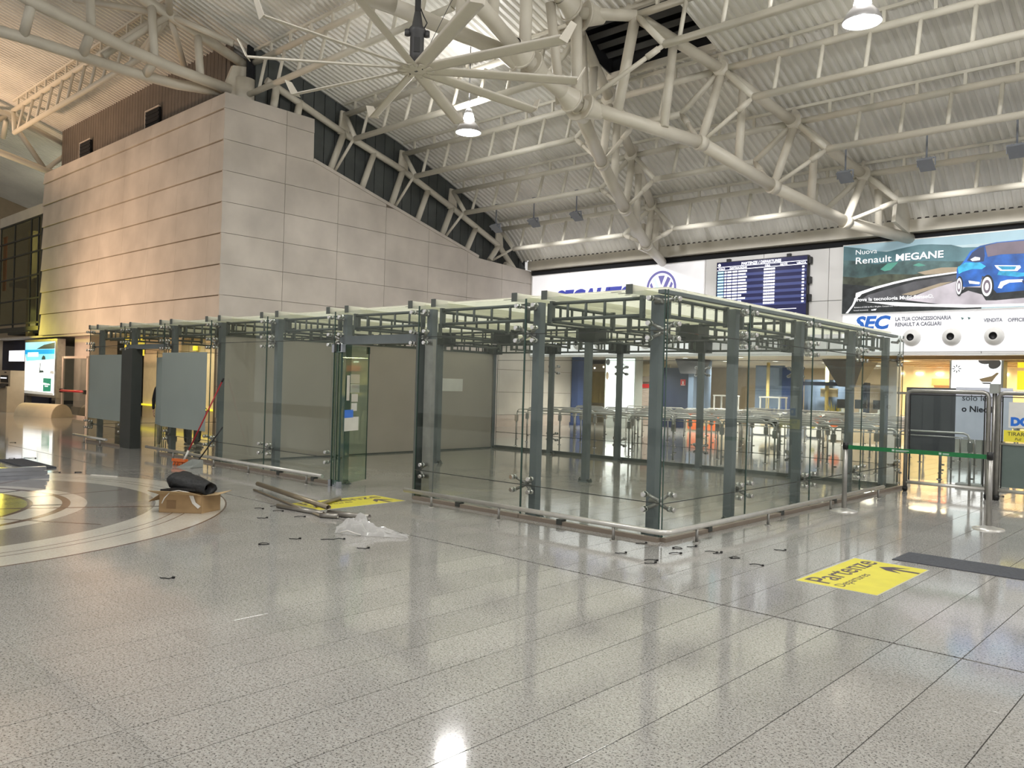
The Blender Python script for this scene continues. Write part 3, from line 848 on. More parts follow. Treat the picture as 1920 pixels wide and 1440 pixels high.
for y0 in (12.75, 13.55):
    part('leaning_post', MB().tube((XE, y0, deckz(y0) - 0.9), (XE, y0 - 0.1, 9.5), 0.11, 12), 'steel_white', t)

# ---- ceiling fan
FC = Vector((-11.2, 9.42, 7.2))
fan = thing('ceiling_fan', 'huge cream ten blade ceiling fan hanging on a charcoal rod', 'fan', FC)
part('rod', MB().tube(FC + Vector((0, 0, 1.0)), FC + Vector((0, 0, 4.6)), 0.055, 12), 'motor', fan)
h = part('motor_housing', MB().lathe(FC, [(0.02, 0.10), (0.085, 0.14), (0.125, 0.24), (0.125, 0.62), (0.15, 0.66), (0.15, 0.72), (0.10, 0.78), (0.06, 1.02), (0.0, 1.02)], 20), 'motor', fan)
d = (Vector((0, 0, 0)) - Vector((FC.x, FC.y, 0))).normalized(); a = Vector((-d.y, d.x, 0))
part('motor_hatch', MB().obox(FC + d * 0.125 + Vector((0, 0, 0.40)), a * 0.055, d * 0.012, (0, 0, 0.13)), 'black', h)
for s in (-1, 1):
    part('motor_ear', MB().lathe(FC + a * 0.17 * s, [(0.0, 0.60), (0.055, 0.60), (0.055, 0.70), (0.0, 0.70)], 12), 'motor', h)
part('power_cable', MB().path([FC + a * 0.12 + Vector((0, 0, 0.75)), FC + a * 0.17 + Vector((0, 0, 0.85)), FC + a * 0.10 + Vector((0, 0, 0.98)), FC + a * 0.05 + Vector((0, 0, 1.1))], 0.012, 6), 'black', h)
part('safety_cable', MB().tube(FC + a * 0.15 + Vector((0, 0, 0.3)), FC + a * 0.9 + Vector((0, 1.0, 3.9)), 0.006, 5), 'motor', fan)
hub = part('hub', MB().lathe(FC, [(0.0, -0.03), (0.20, -0.03), (0.235, 0.0), (0.235, 0.05), (0.15, 0.09), (0.0, 0.09)], 20), 'fan', fan)
part('hub_bolts', MB().tube(FC + Vector((0.17, 0, -0.045)), FC + Vector((0.17, 0, -0.03)), 0.012, 6).tube(FC + Vector((-0.17, 0, -0.045)), FC + Vector((-0.17, 0, -0.03)), 0.012, 6).box(FC + Vector((-0.03, -0.02, -0.036)), FC + Vector((0.03, 0.02, -0.03))), 'motor', hub)
# blade: aerofoil section swept outward
def blade_mb():
    mb = MB()
    sec = [(-0.115, 0.0), (-0.07, 0.024), (0.0, 0.030), (0.07, 0.020), (0.125, -0.008), (0.07, -0.014), (0.0, -0.018), (-0.07, -0.014)]
    ca, sa = math.cos(-0.30), math.sin(-0.30)
    sec = [(y * ca - z * sa, y * sa + z * ca) for y, z in sec]
    n = len(sec)
    vs = [(r, y, z) for r in (0.2, 1.6, 2.92) for y, z in sec]
    fs = [(k * n + i, k * n + (i + 1) % n, (k + 1) * n + (i + 1) % n, (k + 1) * n + i) for k in range(2) for i in range(n)]
    mb.add(vs, fs, True)
    mb.add([vs[i] for i in range(n)], [tuple(reversed(range(n)))])
    mb.add([vs[2 * n + i] for i in range(n)], [tuple(range(n))])
    return mb
bme = mesh('blade', blade_mb(), 'fan')
wme = mesh('winglet', MB().prism([(2.90, -0.11, -0.03), (2.93, 0.11, -0.03), (3.08, 0.14, 0.26), (3.06, -0.02, 0.26)], (0.014, 0, -0.004)), 'fan')
rme = mesh('retainer', MB().box((0.17, -0.04, -0.045), (0.33, 0.04, -0.025)).tube((0.30, 0, -0.055), (0.30, 0, -0.04), 0.012, 6), 'fan')
ang0 = math.atan2(0.0, -1)
for k in range(10):
    an = math.radians(13 + 36 * k)
    b = piece('blade', bme, fan, FC + Vector((0, 0, 0.01)), (0, 0, an))
    for nm, me in (('winglet', wme), ('retainer', rme)):
        w = bpy.data.objects.new(nm, me); w.parent = b; col.objects.link(w)

# ---- high-bay lamps
def highbay():
    t = thing('highbay_lamp', 'x', 'lamp', (0, 0, 0), 'high-bay lamps under the roof')
    part('hood', MB().lathe((0, 0, 0), [(0.325, 0.0), (0.33, 0.03), (0.27, 0.16), (0.17, 0.27), (0.15, 0.30), (0.145, 0.29), (0.16, 0.26), (0.255, 0.15), (0.315, 0.02), (0.325, 0.0)], 28), 'lamp_shell', t)
    part('lit_glass', MB().lathe((0, 0, 0), [(0.0, -0.045), (0.16, -0.035), (0.27, -0.008), (0.315, 0.015)], 28), 'lamp_lit', t)
    part('lit_neck', MB().lathe((0, 0, 0), [(0.145, 0.30), (0.15, 0.33), (0.12, 0.46), (0.10, 0.50)], 20), 'lamp_lit', t)
    part('cap', MB().lathe((0, 0, 0), [(0.11, 0.49), (0.10, 0.56), (0.05, 0.62), (0.0, 0.62)], 18), 'lamp_shell', t)
    part('hook', MB().path([(0, 0, 0.60), (0, 0, 0.80), (0.04, 0, 0.86), (0, 0, 0.92)], 0.012, 6), 'motor', t)
    part('stem', MB().tube((0, 0, 0.90), (0, 0, 2.45), 0.012, 6), 'motor', t)
    return t
words = ['round white high-bay lamp glowing just below the fan blades', 'larger looking round high-bay lamp at the top edge right of centre']
proto = highbay()
for i, (x, y, z) in enumerate(LAMPS):
    o = proto if i == 0 else copy_tree(proto)
    o.location = (x, y, z)
    o['label'] = words[i] if i < 2 else 'added unseen high-bay lamp for fill light, ' + ['far right behind the frame edge', 'left one overhead behind the camera', 'middle one overhead behind the camera', 'right one overhead behind the camera', 'in front of the fan, overhead'][i - 2]

# ---- floodlights hung from the third purlin
def floodlight():
    t = thing('hanging_floodlight', 'x', 'lamp', (0, 0, 0), 'floodlights hung from the roof')
    part('rod', MB().tube((0, 0, 0.10), (0, 0, 0.78), 0.022, 8).box((-0.05, -0.05, 0.72), (0.05, 0.05, 0.80)), 'flood_grey', t)
    part('yoke', MB().box((-0.20, -0.02, -0.08), (-0.18, 0.02, 0.10)).box((0.18, -0.02, -0.08), (0.20, 0.02, 0.10)).box((-0.20, -0.02, 0.09), (0.20, 0.02, 0.115)), 'flood_grey', t)
    mb = MB().add([(-0.17, -0.17, 0.03), (0.17, -0.17, 0.03), (0.17, 0.17, -0.16), (-0.17, 0.17, -0.16), (-0.12, -0.10, 0.09), (0.12, -0.10, 0.09), (0.12, 0.15, 0.0), (-0.12, 0.15, 0.0)],
                  [(0, 1, 2, 3), (4, 7, 6, 5), (0, 4, 5, 1), (1, 5, 6, 2), (2, 6, 7, 3), (3, 7, 4, 0)])
    b = part('body', mb, 'flood_grey', t)
    part('fins', MB().box((-0.10, -0.06, 0.09), (-0.08, 0.10, 0.12)).box((-0.01, -0.06, 0.09), (0.01, 0.10, 0.12)).box((0.08, -0.06, 0.09), (0.10, 0.10, 0.12)), 'flood_grey', b)
    return t
fl = floodlight()
fw = ['leftmost, by the stone top', 'second from the left', 'third from the left, over the emblem', 'left one right of the right girder', 'above the billboard\'s left half', 'at the right edge above the billboard']
for i, (x, z) in enumerate(((-19.62, 7.08), (-17.88, 7.08), (-16.08, 7.08), (-7.63, 7.05), (-5.77, 7.05), (-3.95, 7.05))):
    o = fl if i == 0 else copy_tree(fl)
    o.location = (x, 20.3, z)
    o['label'] = 'small floodlight on a rod under the roof, ' + fw[i]
# ------------------------------------------------------------------ the glass pavilion
GX = [-4.58 - 1.96 * k for k in range(9)]
GYs = [7.33, 9.20, 11.12, 13.07, 15.02]
FY = 7.33
PX = [-4.80] + [g + 0.05 for g in GX[1:8]] + [GX[8] + 0.2]
PY = [7.53, 9.26, 11.22, 13.22, 14.86]
H = 2.62
pav = thing('glass_pavilion', 'large glass walled pavilion on grey steel posts with a pale slatted roof', 'pavilion', (-12.4, 11.2, 0))
post_me = mesh('post', MB().box((-0.052, -0.052, 0.012), (0.052, 0.052, H)).box((-0.09, -0.085, 0), (0.09, 0.085, 0.012)), 'steel_grey')
clev = mesh('post_foot', MB().box((-0.12, -0.03, 0), (-0.052, 0.03, 0.05)).box((0.052, -0.03, 0), (0.12, 0.03, 0.05)).tube((-0.115, 0, 0.05), (-0.115, 0, 0.07), 0.012, 6).tube((0.115, 0, 0.05), (0.115, 0, 0.07), 0.012, 6), 'lattice')
posts = []
for i, x in enumerate(PX): posts.append((x, PY[0], 0))
for j in range(1, 5): posts.append((PX[0], PY[j], 1))
for x in (-6.42, -8.40, -10.42, -12.38, -14.30, -16.3, -18.3, -20.1): posts.append((x, 14.86, 0))
for x in (-8.36, -12.1, -16.3): posts.append((x, 11.0, 0))
for j in (1, 2, 3): posts.append((PX[8], PY[j], 1))
for x, y, r in posts:
    p = piece('post', post_me, pav, (x, y, 0), (0, 0, PI / 2) if r else None)
    w = bpy.data.objects.new('post_foot', clev); w.parent = p; col.objects.link(w)
# knuckle boxes where lattices meet over inner and back posts
kn = mesh('knuckle', MB().box((-0.17, -0.17, 2.37), (0.17, 0.17, 2.60)), 'lattice_dark')
for x, y in [(-8.36, 11.1), (-10.45, 11.1), (-12.1, 11.1), (-6.42, 11.1), (-16.3, 11.1)] + [(x, 14.82) for x in (-6.42, -8.40, -10.42, -12.38, -14.30)]:
    piece('knuckle', kn, pav, (x, y, 0))
# lattice beams
def lattice(p, q, n=5):
    p, q = Vector(p), Vector(q); L = (q - p).length; d = (q - p).normalized()
    mb = MB()
    for z in (2.41, 2.60): mb.tube((p.x, p.y, z), (q.x, q.y, z), 0.021, 8)
    b = part('lattice_beam', mb, 'lattice', pav)
    for e in (0.03, L - 0.03):
        piece('lattice_end', end_me, b, (p + d * e).to_tuple()[:2] + (0,), (0, 0, math.atan2(d.y, d.x)))
    for k in range(1, n):
        c = p + d * (L * k / n)
        piece('lattice_rung', rung_me, b, (c.x, c.y, 0))
rung_me = mesh('lattice_rung', MB().tube((0, 0, 2.41), (0, 0, 2.60), 0.017, 6), 'lattice')
end_me = mesh('lattice_end', MB().box((-0.02, -0.03, 2.38), (0.02, 0.03, 2.63)), 'lattice')
xs_ = PX
for y in (PY[0], 11.08, 14.82):
    for a, b in zip(xs_, xs_[1:]):
        lattice((a - 0.17, y, 0), (b + 0.17, y, 0))
for i, x in enumerate(xs_):
    for a, b in zip(PY, PY[1:]):
        lattice((x, a + 0.17, 0), (x, b - 0.17, 0), 6 if i else 5)
# paired roof beams and slats
for i, x in enumerate(PX):
    for s in (-1, 1):
        if i == 0 and s > 0: continue
        rb = part('roof_beam', MB().box((x + s * 0.24 - 0.04, FY + 0.0, 2.63), (x + s * 0.24 + 0.04, 15.0, 2.73)), 'slat', pav)
        part('beam_cap', MB().box((x + s * 0.24 - 0.042, FY - 0.012, 2.628), (x + s * 0.24 + 0.042, FY, 2.735)), 'lattice', rb)
slat = mesh('roof_slat', MB().box((-7.85, -0.062, 0), (7.85, 0.062, 0.012)), 'slat')
y = 7.62
sl = MB()
while y < 14.9:
    piece('roof_slat', slat, pav, (-12.55, y, 2.70))
    for i, x in enumerate(PX[:-1]):
        for s in (-0.42, -0.62):
            sl.box((x + s - 0.07, y - 0.012, 2.697), (x + s + 0.07, y + 0.012, 2.7005))
    y += 0.14
part('slot_rows', sl, 'slot', pav, kind='stuff')
part('edge_beam', MB().box((-4.72, 7.40, 2.625), (-4.64, 15.0, 2.665)), 'steel_grey', pav)

# glass
ZJ = [0.047, 0.405, 2.225, 2.66]
def pane(a, b, z0, z1, m='pane', label=None, nm='glass_pane'):
    """upright sheet between plan points a and b"""
    a, b = Vector((a[0], a[1], 0)), Vector((b[0], b[1], 0)); d = (b - a).normalized(); n = Vector((-d.y, d.x, 0)) * 0.005
    g = 0.006
    a = a + d * g; b = b - d * g
    mb = MB().add([tuple(p + k) + () for p in (a, b) for k in (n, -n)] and
                  [(a + n).to_tuple()[:2] + (z0,), (b + n).to_tuple()[:2] + (z0,), (b - n).to_tuple()[:2] + (z0,), (a - n).to_tuple()[:2] + (z0,),
                   (a + n).to_tuple()[:2] + (z1,), (b + n).to_tuple()[:2] + (z1,), (b - n).to_tuple()[:2] + (z1,), (a - n).to_tuple()[:2] + (z1,)],
                  [(0, 3, 2, 1), (4, 5, 6, 7), (0, 1, 5, 4), (1, 2, 6, 5), (2, 3, 7, 6), (3, 0, 4, 7)])
    o = part(nm, mb, m, pav, label)
    # dark green ground edges of the sheet
    for p in (a, b): part('pane_edge', MB().box((p.x - 0.0052, p.y - 0.0052, z0), (p.x + 0.0052, p.y + 0.0052, z1)), 'glass_edge', o)
    return o
def wall_panes(a, b):
    for z0, z1 in zip(ZJ, ZJ[1:]): pane(a, b, z0 + 0.006, z1 - 0.006)
    for z in ZJ[1:3]:
        part('joint_seal', MB().beam((a[0], a[1], z), (b[0], b[1], z), 0.008, 0.010), 'lattice_dark', pav)
fr = [(GX[k], FY) for k in range(9)]
for k in range(8):
    if k == 2:      # door bay: only the fanlight
        pane(fr[k], fr[k + 1], 2.29, 2.654)
    elif k == 6:
        pane(fr[k], fr[k + 1], 2.231, 2.654)
    else:
        wall_panes(fr[k], fr[k + 1])
RX = -4.555
for a, b in zip(GYs, GYs[1:]): wall_panes((RX, a), (RX, b))
bx = [-4.6, -6.46, -8.44, -10.46, -12.42, -14.3]
for a, b in zip(bx, bx[1:]): wall_panes((a, 15.0), (b, 15.0))
for a, b in zip(GYs, GYs[1:]): wall_panes((-20.27, a), (-20.27, b))

# spider fittings: cross arms with round bolts through the glass
arm_me = {}
def spider(P, G, nrm, z, arms, nm='spider_fitting'):
    """P post side point, G point on the glass joint, nrm outward normal"""
    P = Vector((P[0], P[1], z)); Gp = Vector((G[0], G[1], z)); n = Vector((nrm[0], nrm[1], 0))
    t = Vector((-n.y, n.x, 0))
    c = Gp - n * 0.10
    mb = MB().tube(P, c, 0.020, 8)
    tips = []
    for s, v in arms:
        tip = Gp + t * 0.135 * s + Vector((0, 0, 0.078 * v)) - n * 0.045
        mb.tube(c, tip, 0.024, 8, 0.018)
        tips.append(tip)
    o = part(nm, mb, 'inox_dark', pav)
    for tip in tips:
        b = MB().tube(tip, tip + n * 0.036, 0.031, 12).tube(tip + n * 0.055, tip + n * 0.085, 0.032, 12, 0.025)
        part('glass_bolt', b, 'chrome', o)
X4 = [(-1, 1), (1, 1), (-1, -1), (1, -1)]; X2 = [(-1, 0.4), (1, 0.4)]
for k in range(9):
    if k == 0: continue
    arms4 = X4
    for z, ar in ((0.405, X4), (2.225, X4), (2.54, X2)):
        if z < 1 and k in (2, 3, 6, 7):
            ar = [(s, v) for s, v in X4 if (s < 0) == (k in (3, 7))]
        spider((PX[k], 7.47), (GX[k], FY), (0, -1), z, ar)
for z, v in ((0.405, (1, -1)), (2.225, (1, -1)), (2.54, (0.4,))):
    spider((-4.80, 7.47), (GX[0] - 0.06, FY), (0, -1), z, [(-1, q) for q in v])
    spider((-4.74, 7.53), (RX, FY + 0.06), (1, 0), z, [(1, q) for q in v])
for j in range(1, 5):
    for z, ar in ((0.405, X4), (2.225, X4), (2.54, X2)):
        if j == 4: ar = [(s, v) for s, v in ar if s < 0]
        spider((-4.70, PY[j]), (RX, GYs[j]), (1, 0), z, ar)
for i, x in enumerate(bx[1:]):
    for z in (0.405, 2.0):
        spider((x + 0.04, 14.9), (x, 15.0), (0, 1), z, X4 if i < 4 else [a for a in X4 if a[0] > 0])
# base channels
for k in range(8):
    if k in (2, 6): continue
    part('base_channel', MB().box((GX[k] - 0.004, FY - 0.035, 0), (GX[k + 1] + 0.004, FY + 0.035, 0.045)), 'brown_strip', pav)
for a, b in zip(GYs, GYs[1:]): part('base_channel', MB().box((RX - 0.035, a + 0.036, 0), (RX + 0.035, b + 0.034, 0.045)), 'brown_strip', pav)
for a, b in zip(bx, bx[1:]): part('base_channel', MB().box((b, 14.97, 0), (a, 15.03, 0.068)), 'lattice', pav)
for x, y, q in ((-5.9, FY, 0), (-7.6, FY, 0), (-10.9, FY, 0), (-11.9, FY, 0), (RX, 8.3, 1), (RX, 10.2, 1), (RX, 12.0, 1)):
    part('base_clamp', MB().box((x - 0.04, y - 0.042, 0.01), (x + 0.04, y + 0.042, 0.07)), 'lattice_dark', pav)

# door bay: header, jambs and two folded glass leaves
part('door_header', MB().box((-10.40, 7.38, 2.15), (-8.52, 7.50, 2.28)), 'steel_grey', pav)
part('door_jamb', MB().box((-8.58, 7.36, 0), (-8.52, 7.50, 2.28)), 'lattice', pav)
part('door_jamb', MB().box((-8.44, 7.40, 0), (-8.28, 7.46, 2.20)), 'inox_dark', pav)
for (a, b, lab) in (((-10.30, 7.22), (-10.06, 7.10), 'folded glass door leaf seen nearly edge on'), ((-10.22, 7.24), (-10.00, 7.14), None), ((-10.00, 7.15), (-10.36, 7.92), 'open green glass door leaf carrying the stickers')):
    leaf = pane(a, b, 0.05, 2.14, 'pane_green', lab, 'door_leaf')
    part('door_clamp', MB().box((b[0] - 0.045, b[1] - 0.02, 2.03), (b[0] - 0.005, b[1] + 0.02, 2.14)), 'lattice_dark', leaf)
    part('door_pivot', MB().box((a[0] - 0.03, a[1] - 0.03, 0.0), (a[0] + 0.03, a[1] + 0.03, 0.10)).box((a[0] - 0.03, a[1] - 0.03, 2.02), (a[0] + 0.03, a[1] + 0.03, 2.14)), 'profile', leaf)
# stickers on that leaf
la, lb = Vector((-10.00, 7.15, 0)), Vector((-10.36, 7.92, 0)); ld = (lb - la).normalized(); ln = Vector((ld.y, -ld.x, 0))
stickers = [(0.07, 0.20, 1.56, 1.70, 'frost'), (0.02, 0.06, 1.30, 1.68, 'tape'), (0.07, 0.20, 1.42, 1.55, 'frost'), (0.09, 0.18, 1.48, 1.53, 'tape'), (0.09, 0.18, 1.28, 1.40, 'tape'), (0.09, 0.17, 1.14, 1.26, 'white_paint'), (0.0, 0.12, 1.04, 1.16, 'sign_blue2'), (0.0, 0.20, 0.84, 1.05, 'white_paint')]
for a, b, z0, z1, m in stickers:
    p, q = la + ld * (a * 2.2 + 0.10) + ln * 0.008, la + ld * (b * 2.2 + 0.10) + ln * 0.008
    mb = MB().prism([(p.x, p.y, z0), (q.x, q.y, z0), (q.x, q.y, z1), (p.x, p.y, z1)], ln * 0.002)
    st = part('door_sticker', mb, m, leaf)
# left rooms of the pavilion: frosted films and the dark column
for a, b, z0, z1 in ((-16.38, -14.50, 0.57, 2.06), (-20.22, -18.40, 0.56, 2.03)):
    part('frosted_film', MB().box((a, FY - 0.012, z0), (b, FY - 0.008, z1)), 'frost', pav)
part('dark_column', MB().box((-18.34, 7.30, 0), (-17.80, 7.52, 2.16)), 'lattice_dark', pav)
part('door_header', MB().box((-18.3, 7.38, 2.15), (-16.36, 7.50, 2.25)), 'steel_grey', pav)
lf = pane((-16.44, 7.42), (-17.58, 7.74), 0.05, 2.12, 'pane', 'half open glass door leaf with a frosted film', 'door_leaf')
p, q = Vector((-16.50, 7.438, 0)), Vector((-17.56, 7.736, 0)); nn = Vector((-(q - p).y, (q - p).x, 0)).normalized() * 0.009
part('leaf_film', MB().prism([(p.x + nn.x, p.y + nn.y, 0.55), (q.x + nn.x, q.y + nn.y, 0.55), (q.x + nn.x, q.y + nn.y, 1.98), (p.x + nn.x, p.y + nn.y, 1.98)], nn * 0.2), 'frost', lf)

# white partition standing across the pavilion
t = thing('partition_wall', 'white board partition standing across the inside of the glass pavilion', 'partition', (-14.3, 11.2, 0))
for y0, y1 in ((7.56, 9.95), (9.95, 12.4), (12.4, 14.80)):
    part('partition_board', MB().box((-14.33, y0 + 0.003, 0.03), (-14.27, y1 - 0.003, 2.37)), 'board', t)
part('top_rail', MB().box((-14.34, 7.56, 2.37), (-14.26, 14.8, 2.40)), 'lattice', t)
part('floor_rail', MB().box((-14.34, 7.56, 0.0), (-14.26, 14.8, 0.03)), 'lattice', t)
part('end_profile', MB().box((-14.35, 14.80, 0), (-14.25, 14.86, 2.40)), 'inox_dark', t)
part('cover_plate', MB().box((-14.268, 13.05, 1.42), (-14.262, 13.75, 1.72)), 'white_paint', t)
part('lever_handle', MB().box((-14.27, 10.30, 0.93), (-14.21, 10.33, 1.0)).box((-14.22, 10.30, 0.96), (-14.20, 10.45, 0.985)), 'black', t)

# things behind the glass of the left rooms
t = thing('hanging_sign', 'yellow hanging sign seen through the top of the leftmost glass bay', 'sign', (-28.2, 11.6, 2.2))
part('sign_plate', MB().box((-28.95, 11.60, 2.24), (-27.50, 11.68, 2.90)), 'yellow_sign', t)
for k in range(6): part('sign_mark', MB().box((-28.75 + k * 0.2, 11.59, 2.45), (-28.65 + k * 0.2, 11.6, 2.62)), 'ink', t)
part('sign_hanger', MB().box((-28.3, 11.62, 2.90), (-28.2, 11.66, 2.98)), 'lattice', t)

# ---- bumper rails on the floor round the pavilion
def bumper(label, pts, feet, m='inox'):
    t = thing('bumper_rail', label, 'rail', (pts[0][0], pts[0][1], 0), 'low steel bumper rails round the pavilion')
    part('tube', MB().path([(x, y, 0.165) for x, y in pts], 0.028, 12), m, t)
    for x, y in feet:
        part('foot', MB().tube((x, y, 0.006), (x, y, 0.15), 0.016, 10).lathe((x, y, 0), [(0.0, 0.008), (0.04, 0.006), (0.042, 0.0)], 14), 'inox_dark', t)
arc = [(-4.42 + 0.10 * math.sin(a), 7.13 - 0.10 * math.cos(a)) for a in (0, 0.4, 0.8, 1.2, PI / 2)]
bumper('long low steel bumper rail turning round the near corner of the glass pavilion', [(-8.35, 7.03)] + arc + [(-4.32, 13.45)], [(-7.81, 7.03), (-6.61, 7.03), (-4.95, 7.03), (-4.32, 7.65), (-4.32, 9.35), (-4.32, 11.3), (-4.32, 13.22)])
bumper('low steel bumper rail left of the open pavilion door, behind the broom', [(-16.35, 7.03), (-10.25, 7.03)], [(-15.15, 7.03), (-13.57, 7.03), (-12.38, 7.03), (-10.66, 7.03)])
bumper('short low steel bumper rail at the far left end of the pavilion', [(-20.3, 7.03), (-18.35, 7.03)], [(-19.6, 7.03), (-18.7, 7.03)])
# ------------------------------------------------------------------ things on the hall floor
def decal(label, x0, y0, x1, y1):
    """yellow floor film; the lettering reads from the left side, running along +y"""
    t = thing('floor_sticker', label, 'floor sticker', ((x0 + x1) / 2, (y0 + y1) / 2, 0), 'yellow departures stickers on the floor')
    part('film', MB().box((x0 + 0.012, y0 + 0.012, 0), (x1 - 0.012, y1 - 0.012, 0.0022)), 'yellow', t)
    part('rim', MB().box((x0, y0, 0), (x1, y1, 0.0015)), 'sticker_rim', t)
    w, h = y1 - y0, x1 - x0
    R90 = (0, 0, PI / 2)
    for s, sz, ux, wd in (('Partenze', 0.44, 0.37, 0.90), ('Departures', 0.175, 0.56, 0.48)):
        me = text_mesh(s, h * sz, extrude=0.0006, offset=0.002 if sz > 0.3 else 0.0, m='sticker_ink')
        k = wd * w / max(v.co.x for v in me.vertices)
        for v in me.vertices: v.co.x *= k
        piece('lettering', me, t, (x0 + h * ux, y0 + w * 0.05, 0.0025), R90)
    cy = y0 + w * 0.82
    def ax(f): return x0 + h * f
    mb = MB()
    z = 0.0025
    mb.prism([(ax(0.62), cy - 0.028, z), (ax(0.975), cy - 0.028, z), (ax(0.975), cy + 0.028, z), (ax(0.62), cy + 0.028, z)], (0, 0, 0.0008))
    for q in (-1, 1):
        mb.prism([(ax(0.465), cy, z), (ax(0.60), cy + q * 0.10, z), (ax(0.80), cy + q * 0.135, z), (ax(0.64), cy + q * 0.03, z), (ax(0.62), cy, z)], (0, 0, 0.0007))
    part('arrow', mb, 'sticker_ink', t)
decal('yellow departures floor sticker lying clear at right, below the stanchions', -2.885, 6.79, -2.20, 8.18)
decal('yellow departures floor sticker half under the loose tubes by the pavilion door', -9.12, 5.76, -8.43, 7.13)
solo('entrance_mat', MB().bev((-2.60, 8.40, 0), (0.9, 8.93, 0.008), 0.003), 'mat_grey', 'long narrow charcoal mat on the floor at the right edge of the picture', 'mat')

def stanchion(label, x, y):
    t = thing('belt_stanchion', label, 'stanchion', (x, y, 0), 'belt stanchions by the pavilion')
    part('base', MB().lathe((x, y, 0), [(0.0, 0.045), (0.035, 0.045), (0.12, 0.022), (0.175, 0.012), (0.18, 0.0)], 32), 'inox', t)
    part('post', MB().tube((x, y, 0.04), (x, y, 0.86), 0.033, 18), 'inox_dark', t)
    part('head', MB().tube((x, y, 0.855), (x, y, 0.945), 0.037, 18), 'black', t)
    return t
s1 = stanchion('belt stanchion standing in front of the pavilion side, belt fixed at its head', -4.16, 11.36)
s2 = stanchion('belt stanchion standing free on the open floor at right', -2.40, 11.34)
belt = part('belt', MB().beam((-4.125, 11.36, 0.885), (-2.44, 11.34, 0.885), 0.004, 0.055), 'belt', s2)
for k, x in enumerate((-3.55, -2.98)):
    part('belt_logo', MB().box((x, 11.349 - 0.006, 0.872), (x + 0.03, 11.352 - 0.004, 0.898)), 'belt_print', belt)
    part('belt_mark', MB().box((x + 0.045, 11.349 - 0.006, 0.882), (x + 0.21, 11.352 - 0.004, 0.892)), 'belt_print', belt)
    part('belt_mark', MB().box((x + 0.045, 11.349 - 0.006, 0.872), (x + 0.18, 11.352 - 0.004, 0.878)), 'belt_print', belt)

# ---- framed glass barriers at right
def barrier(label, x0, x1, y, poster):
    t = thing('glass_barrier', label, 'barrier', ((x0 + x1) / 2, y, 0), 'steel framed glass barriers at right')
    r = 0.035; z0, z1 = 0.16, 1.70
    part('frame', MB().path([(x0, y, 0.06), (x0, y, z1 - 0.08), (x0 + 0.025, y, z1 - 0.02), (x0 + 0.08, y, z1), (x1 - 0.08, y, z1), (x1 - 0.025, y, z1 - 0.02), (x1, y, z1 - 0.08), (x1, y, 0.06)], r, 12), 'inox_dark', t)
    part('bottom_bar', MB().tube((x0, y, z0), (x1, y, z0), 0.028, 10), 'inox', t)
    for x in (x0, x1):
        part('foot', MB().tube((x, y, 0.02), (x, y, 0.08), 0.042, 12).lathe((x, y, 0), [(0, 0.025), (0.035, 0.02), (0.03, 0.0)], 12), 'rubber', t)
    g = part('glass', MB().box((x0 + 0.06, y - 0.005, z0 + 0.06), (x1 - 0.06, y + 0.005, z1 - 0.07)), 'pane_thin', t)
    part('gasket', MB().box((x0 + 0.045, y - 0.009, z0 + 0.04), (x0 + 0.062, y + 0.009, z1 - 0.05)).box((x1 - 0.062, y - 0.009, z0 + 0.04), (x1 - 0.045, y + 0.009, z1 - 0.05)).box((x0 + 0.062, y - 0.009, z1 - 0.07), (x1 - 0.062, y + 0.009, z1 - 0.055)), 'black', t)
    return t, g
b1, g1 = barrier('steel framed glass barrier beside the far pavilion corner', -4.36, -3.14, 14.65, False)
b2, g2 = barrier('steel framed glass barrier with the yellow pull sign at the right edge', -3.00, -1.75, 14.65, True)
part('latch_post', MB().tube((-3.07, 14.70, 0.0), (-3.07, 14.70, 1.80), 0.034, 12), 'inox_dark', b1)
part('latch_box', MB().box((-3.13, 14.62, 1.69), (-3.0, 14.75, 1.84)), 'grey_plastic', b1)
part('clamp', MB().box((-4.52, 14.62, 1.64), (-4.36, 14.68, 1.68)), 'inox_dark', b1)
ps = part('poster', MB().box((-2.86, 14.635, 1.16), (-1.85, 14.641, 1.56)), 'white_paint', g2)
text('lettering', 'DOI U', 0.17, (-2.83, 14.634, 1.20), FACE_S, ps, 'sign_blue2', extrude=0.001, offset=0.012)
ps = part('pull_sign', MB().box((-2.92, 14.632, 0.94), (-2.52, 14.640, 1.12)), 'yellow_sign', g2)
text('lettering', 'TIRARE', 0.085, (-2.87, 14.631, 1.035), FACE_S, ps, 'ink', extrude=0.001)
text('lettering', 'Pull', 0.06, (-2.77, 14.631, 0.965), FACE_S, ps, 'ink', extrude=0.001, shear=0.2)
part('middle_bar', MB().tube((-3.0, 14.65, 0.90), (-1.75, 14.65, 0.90), 0.02, 10), 'inox', b2)
part('lower_board', MB().box((-2.94, 14.66, 0.22), (-1.82, 14.67, 0.88)), 'grey_plastic', b2)
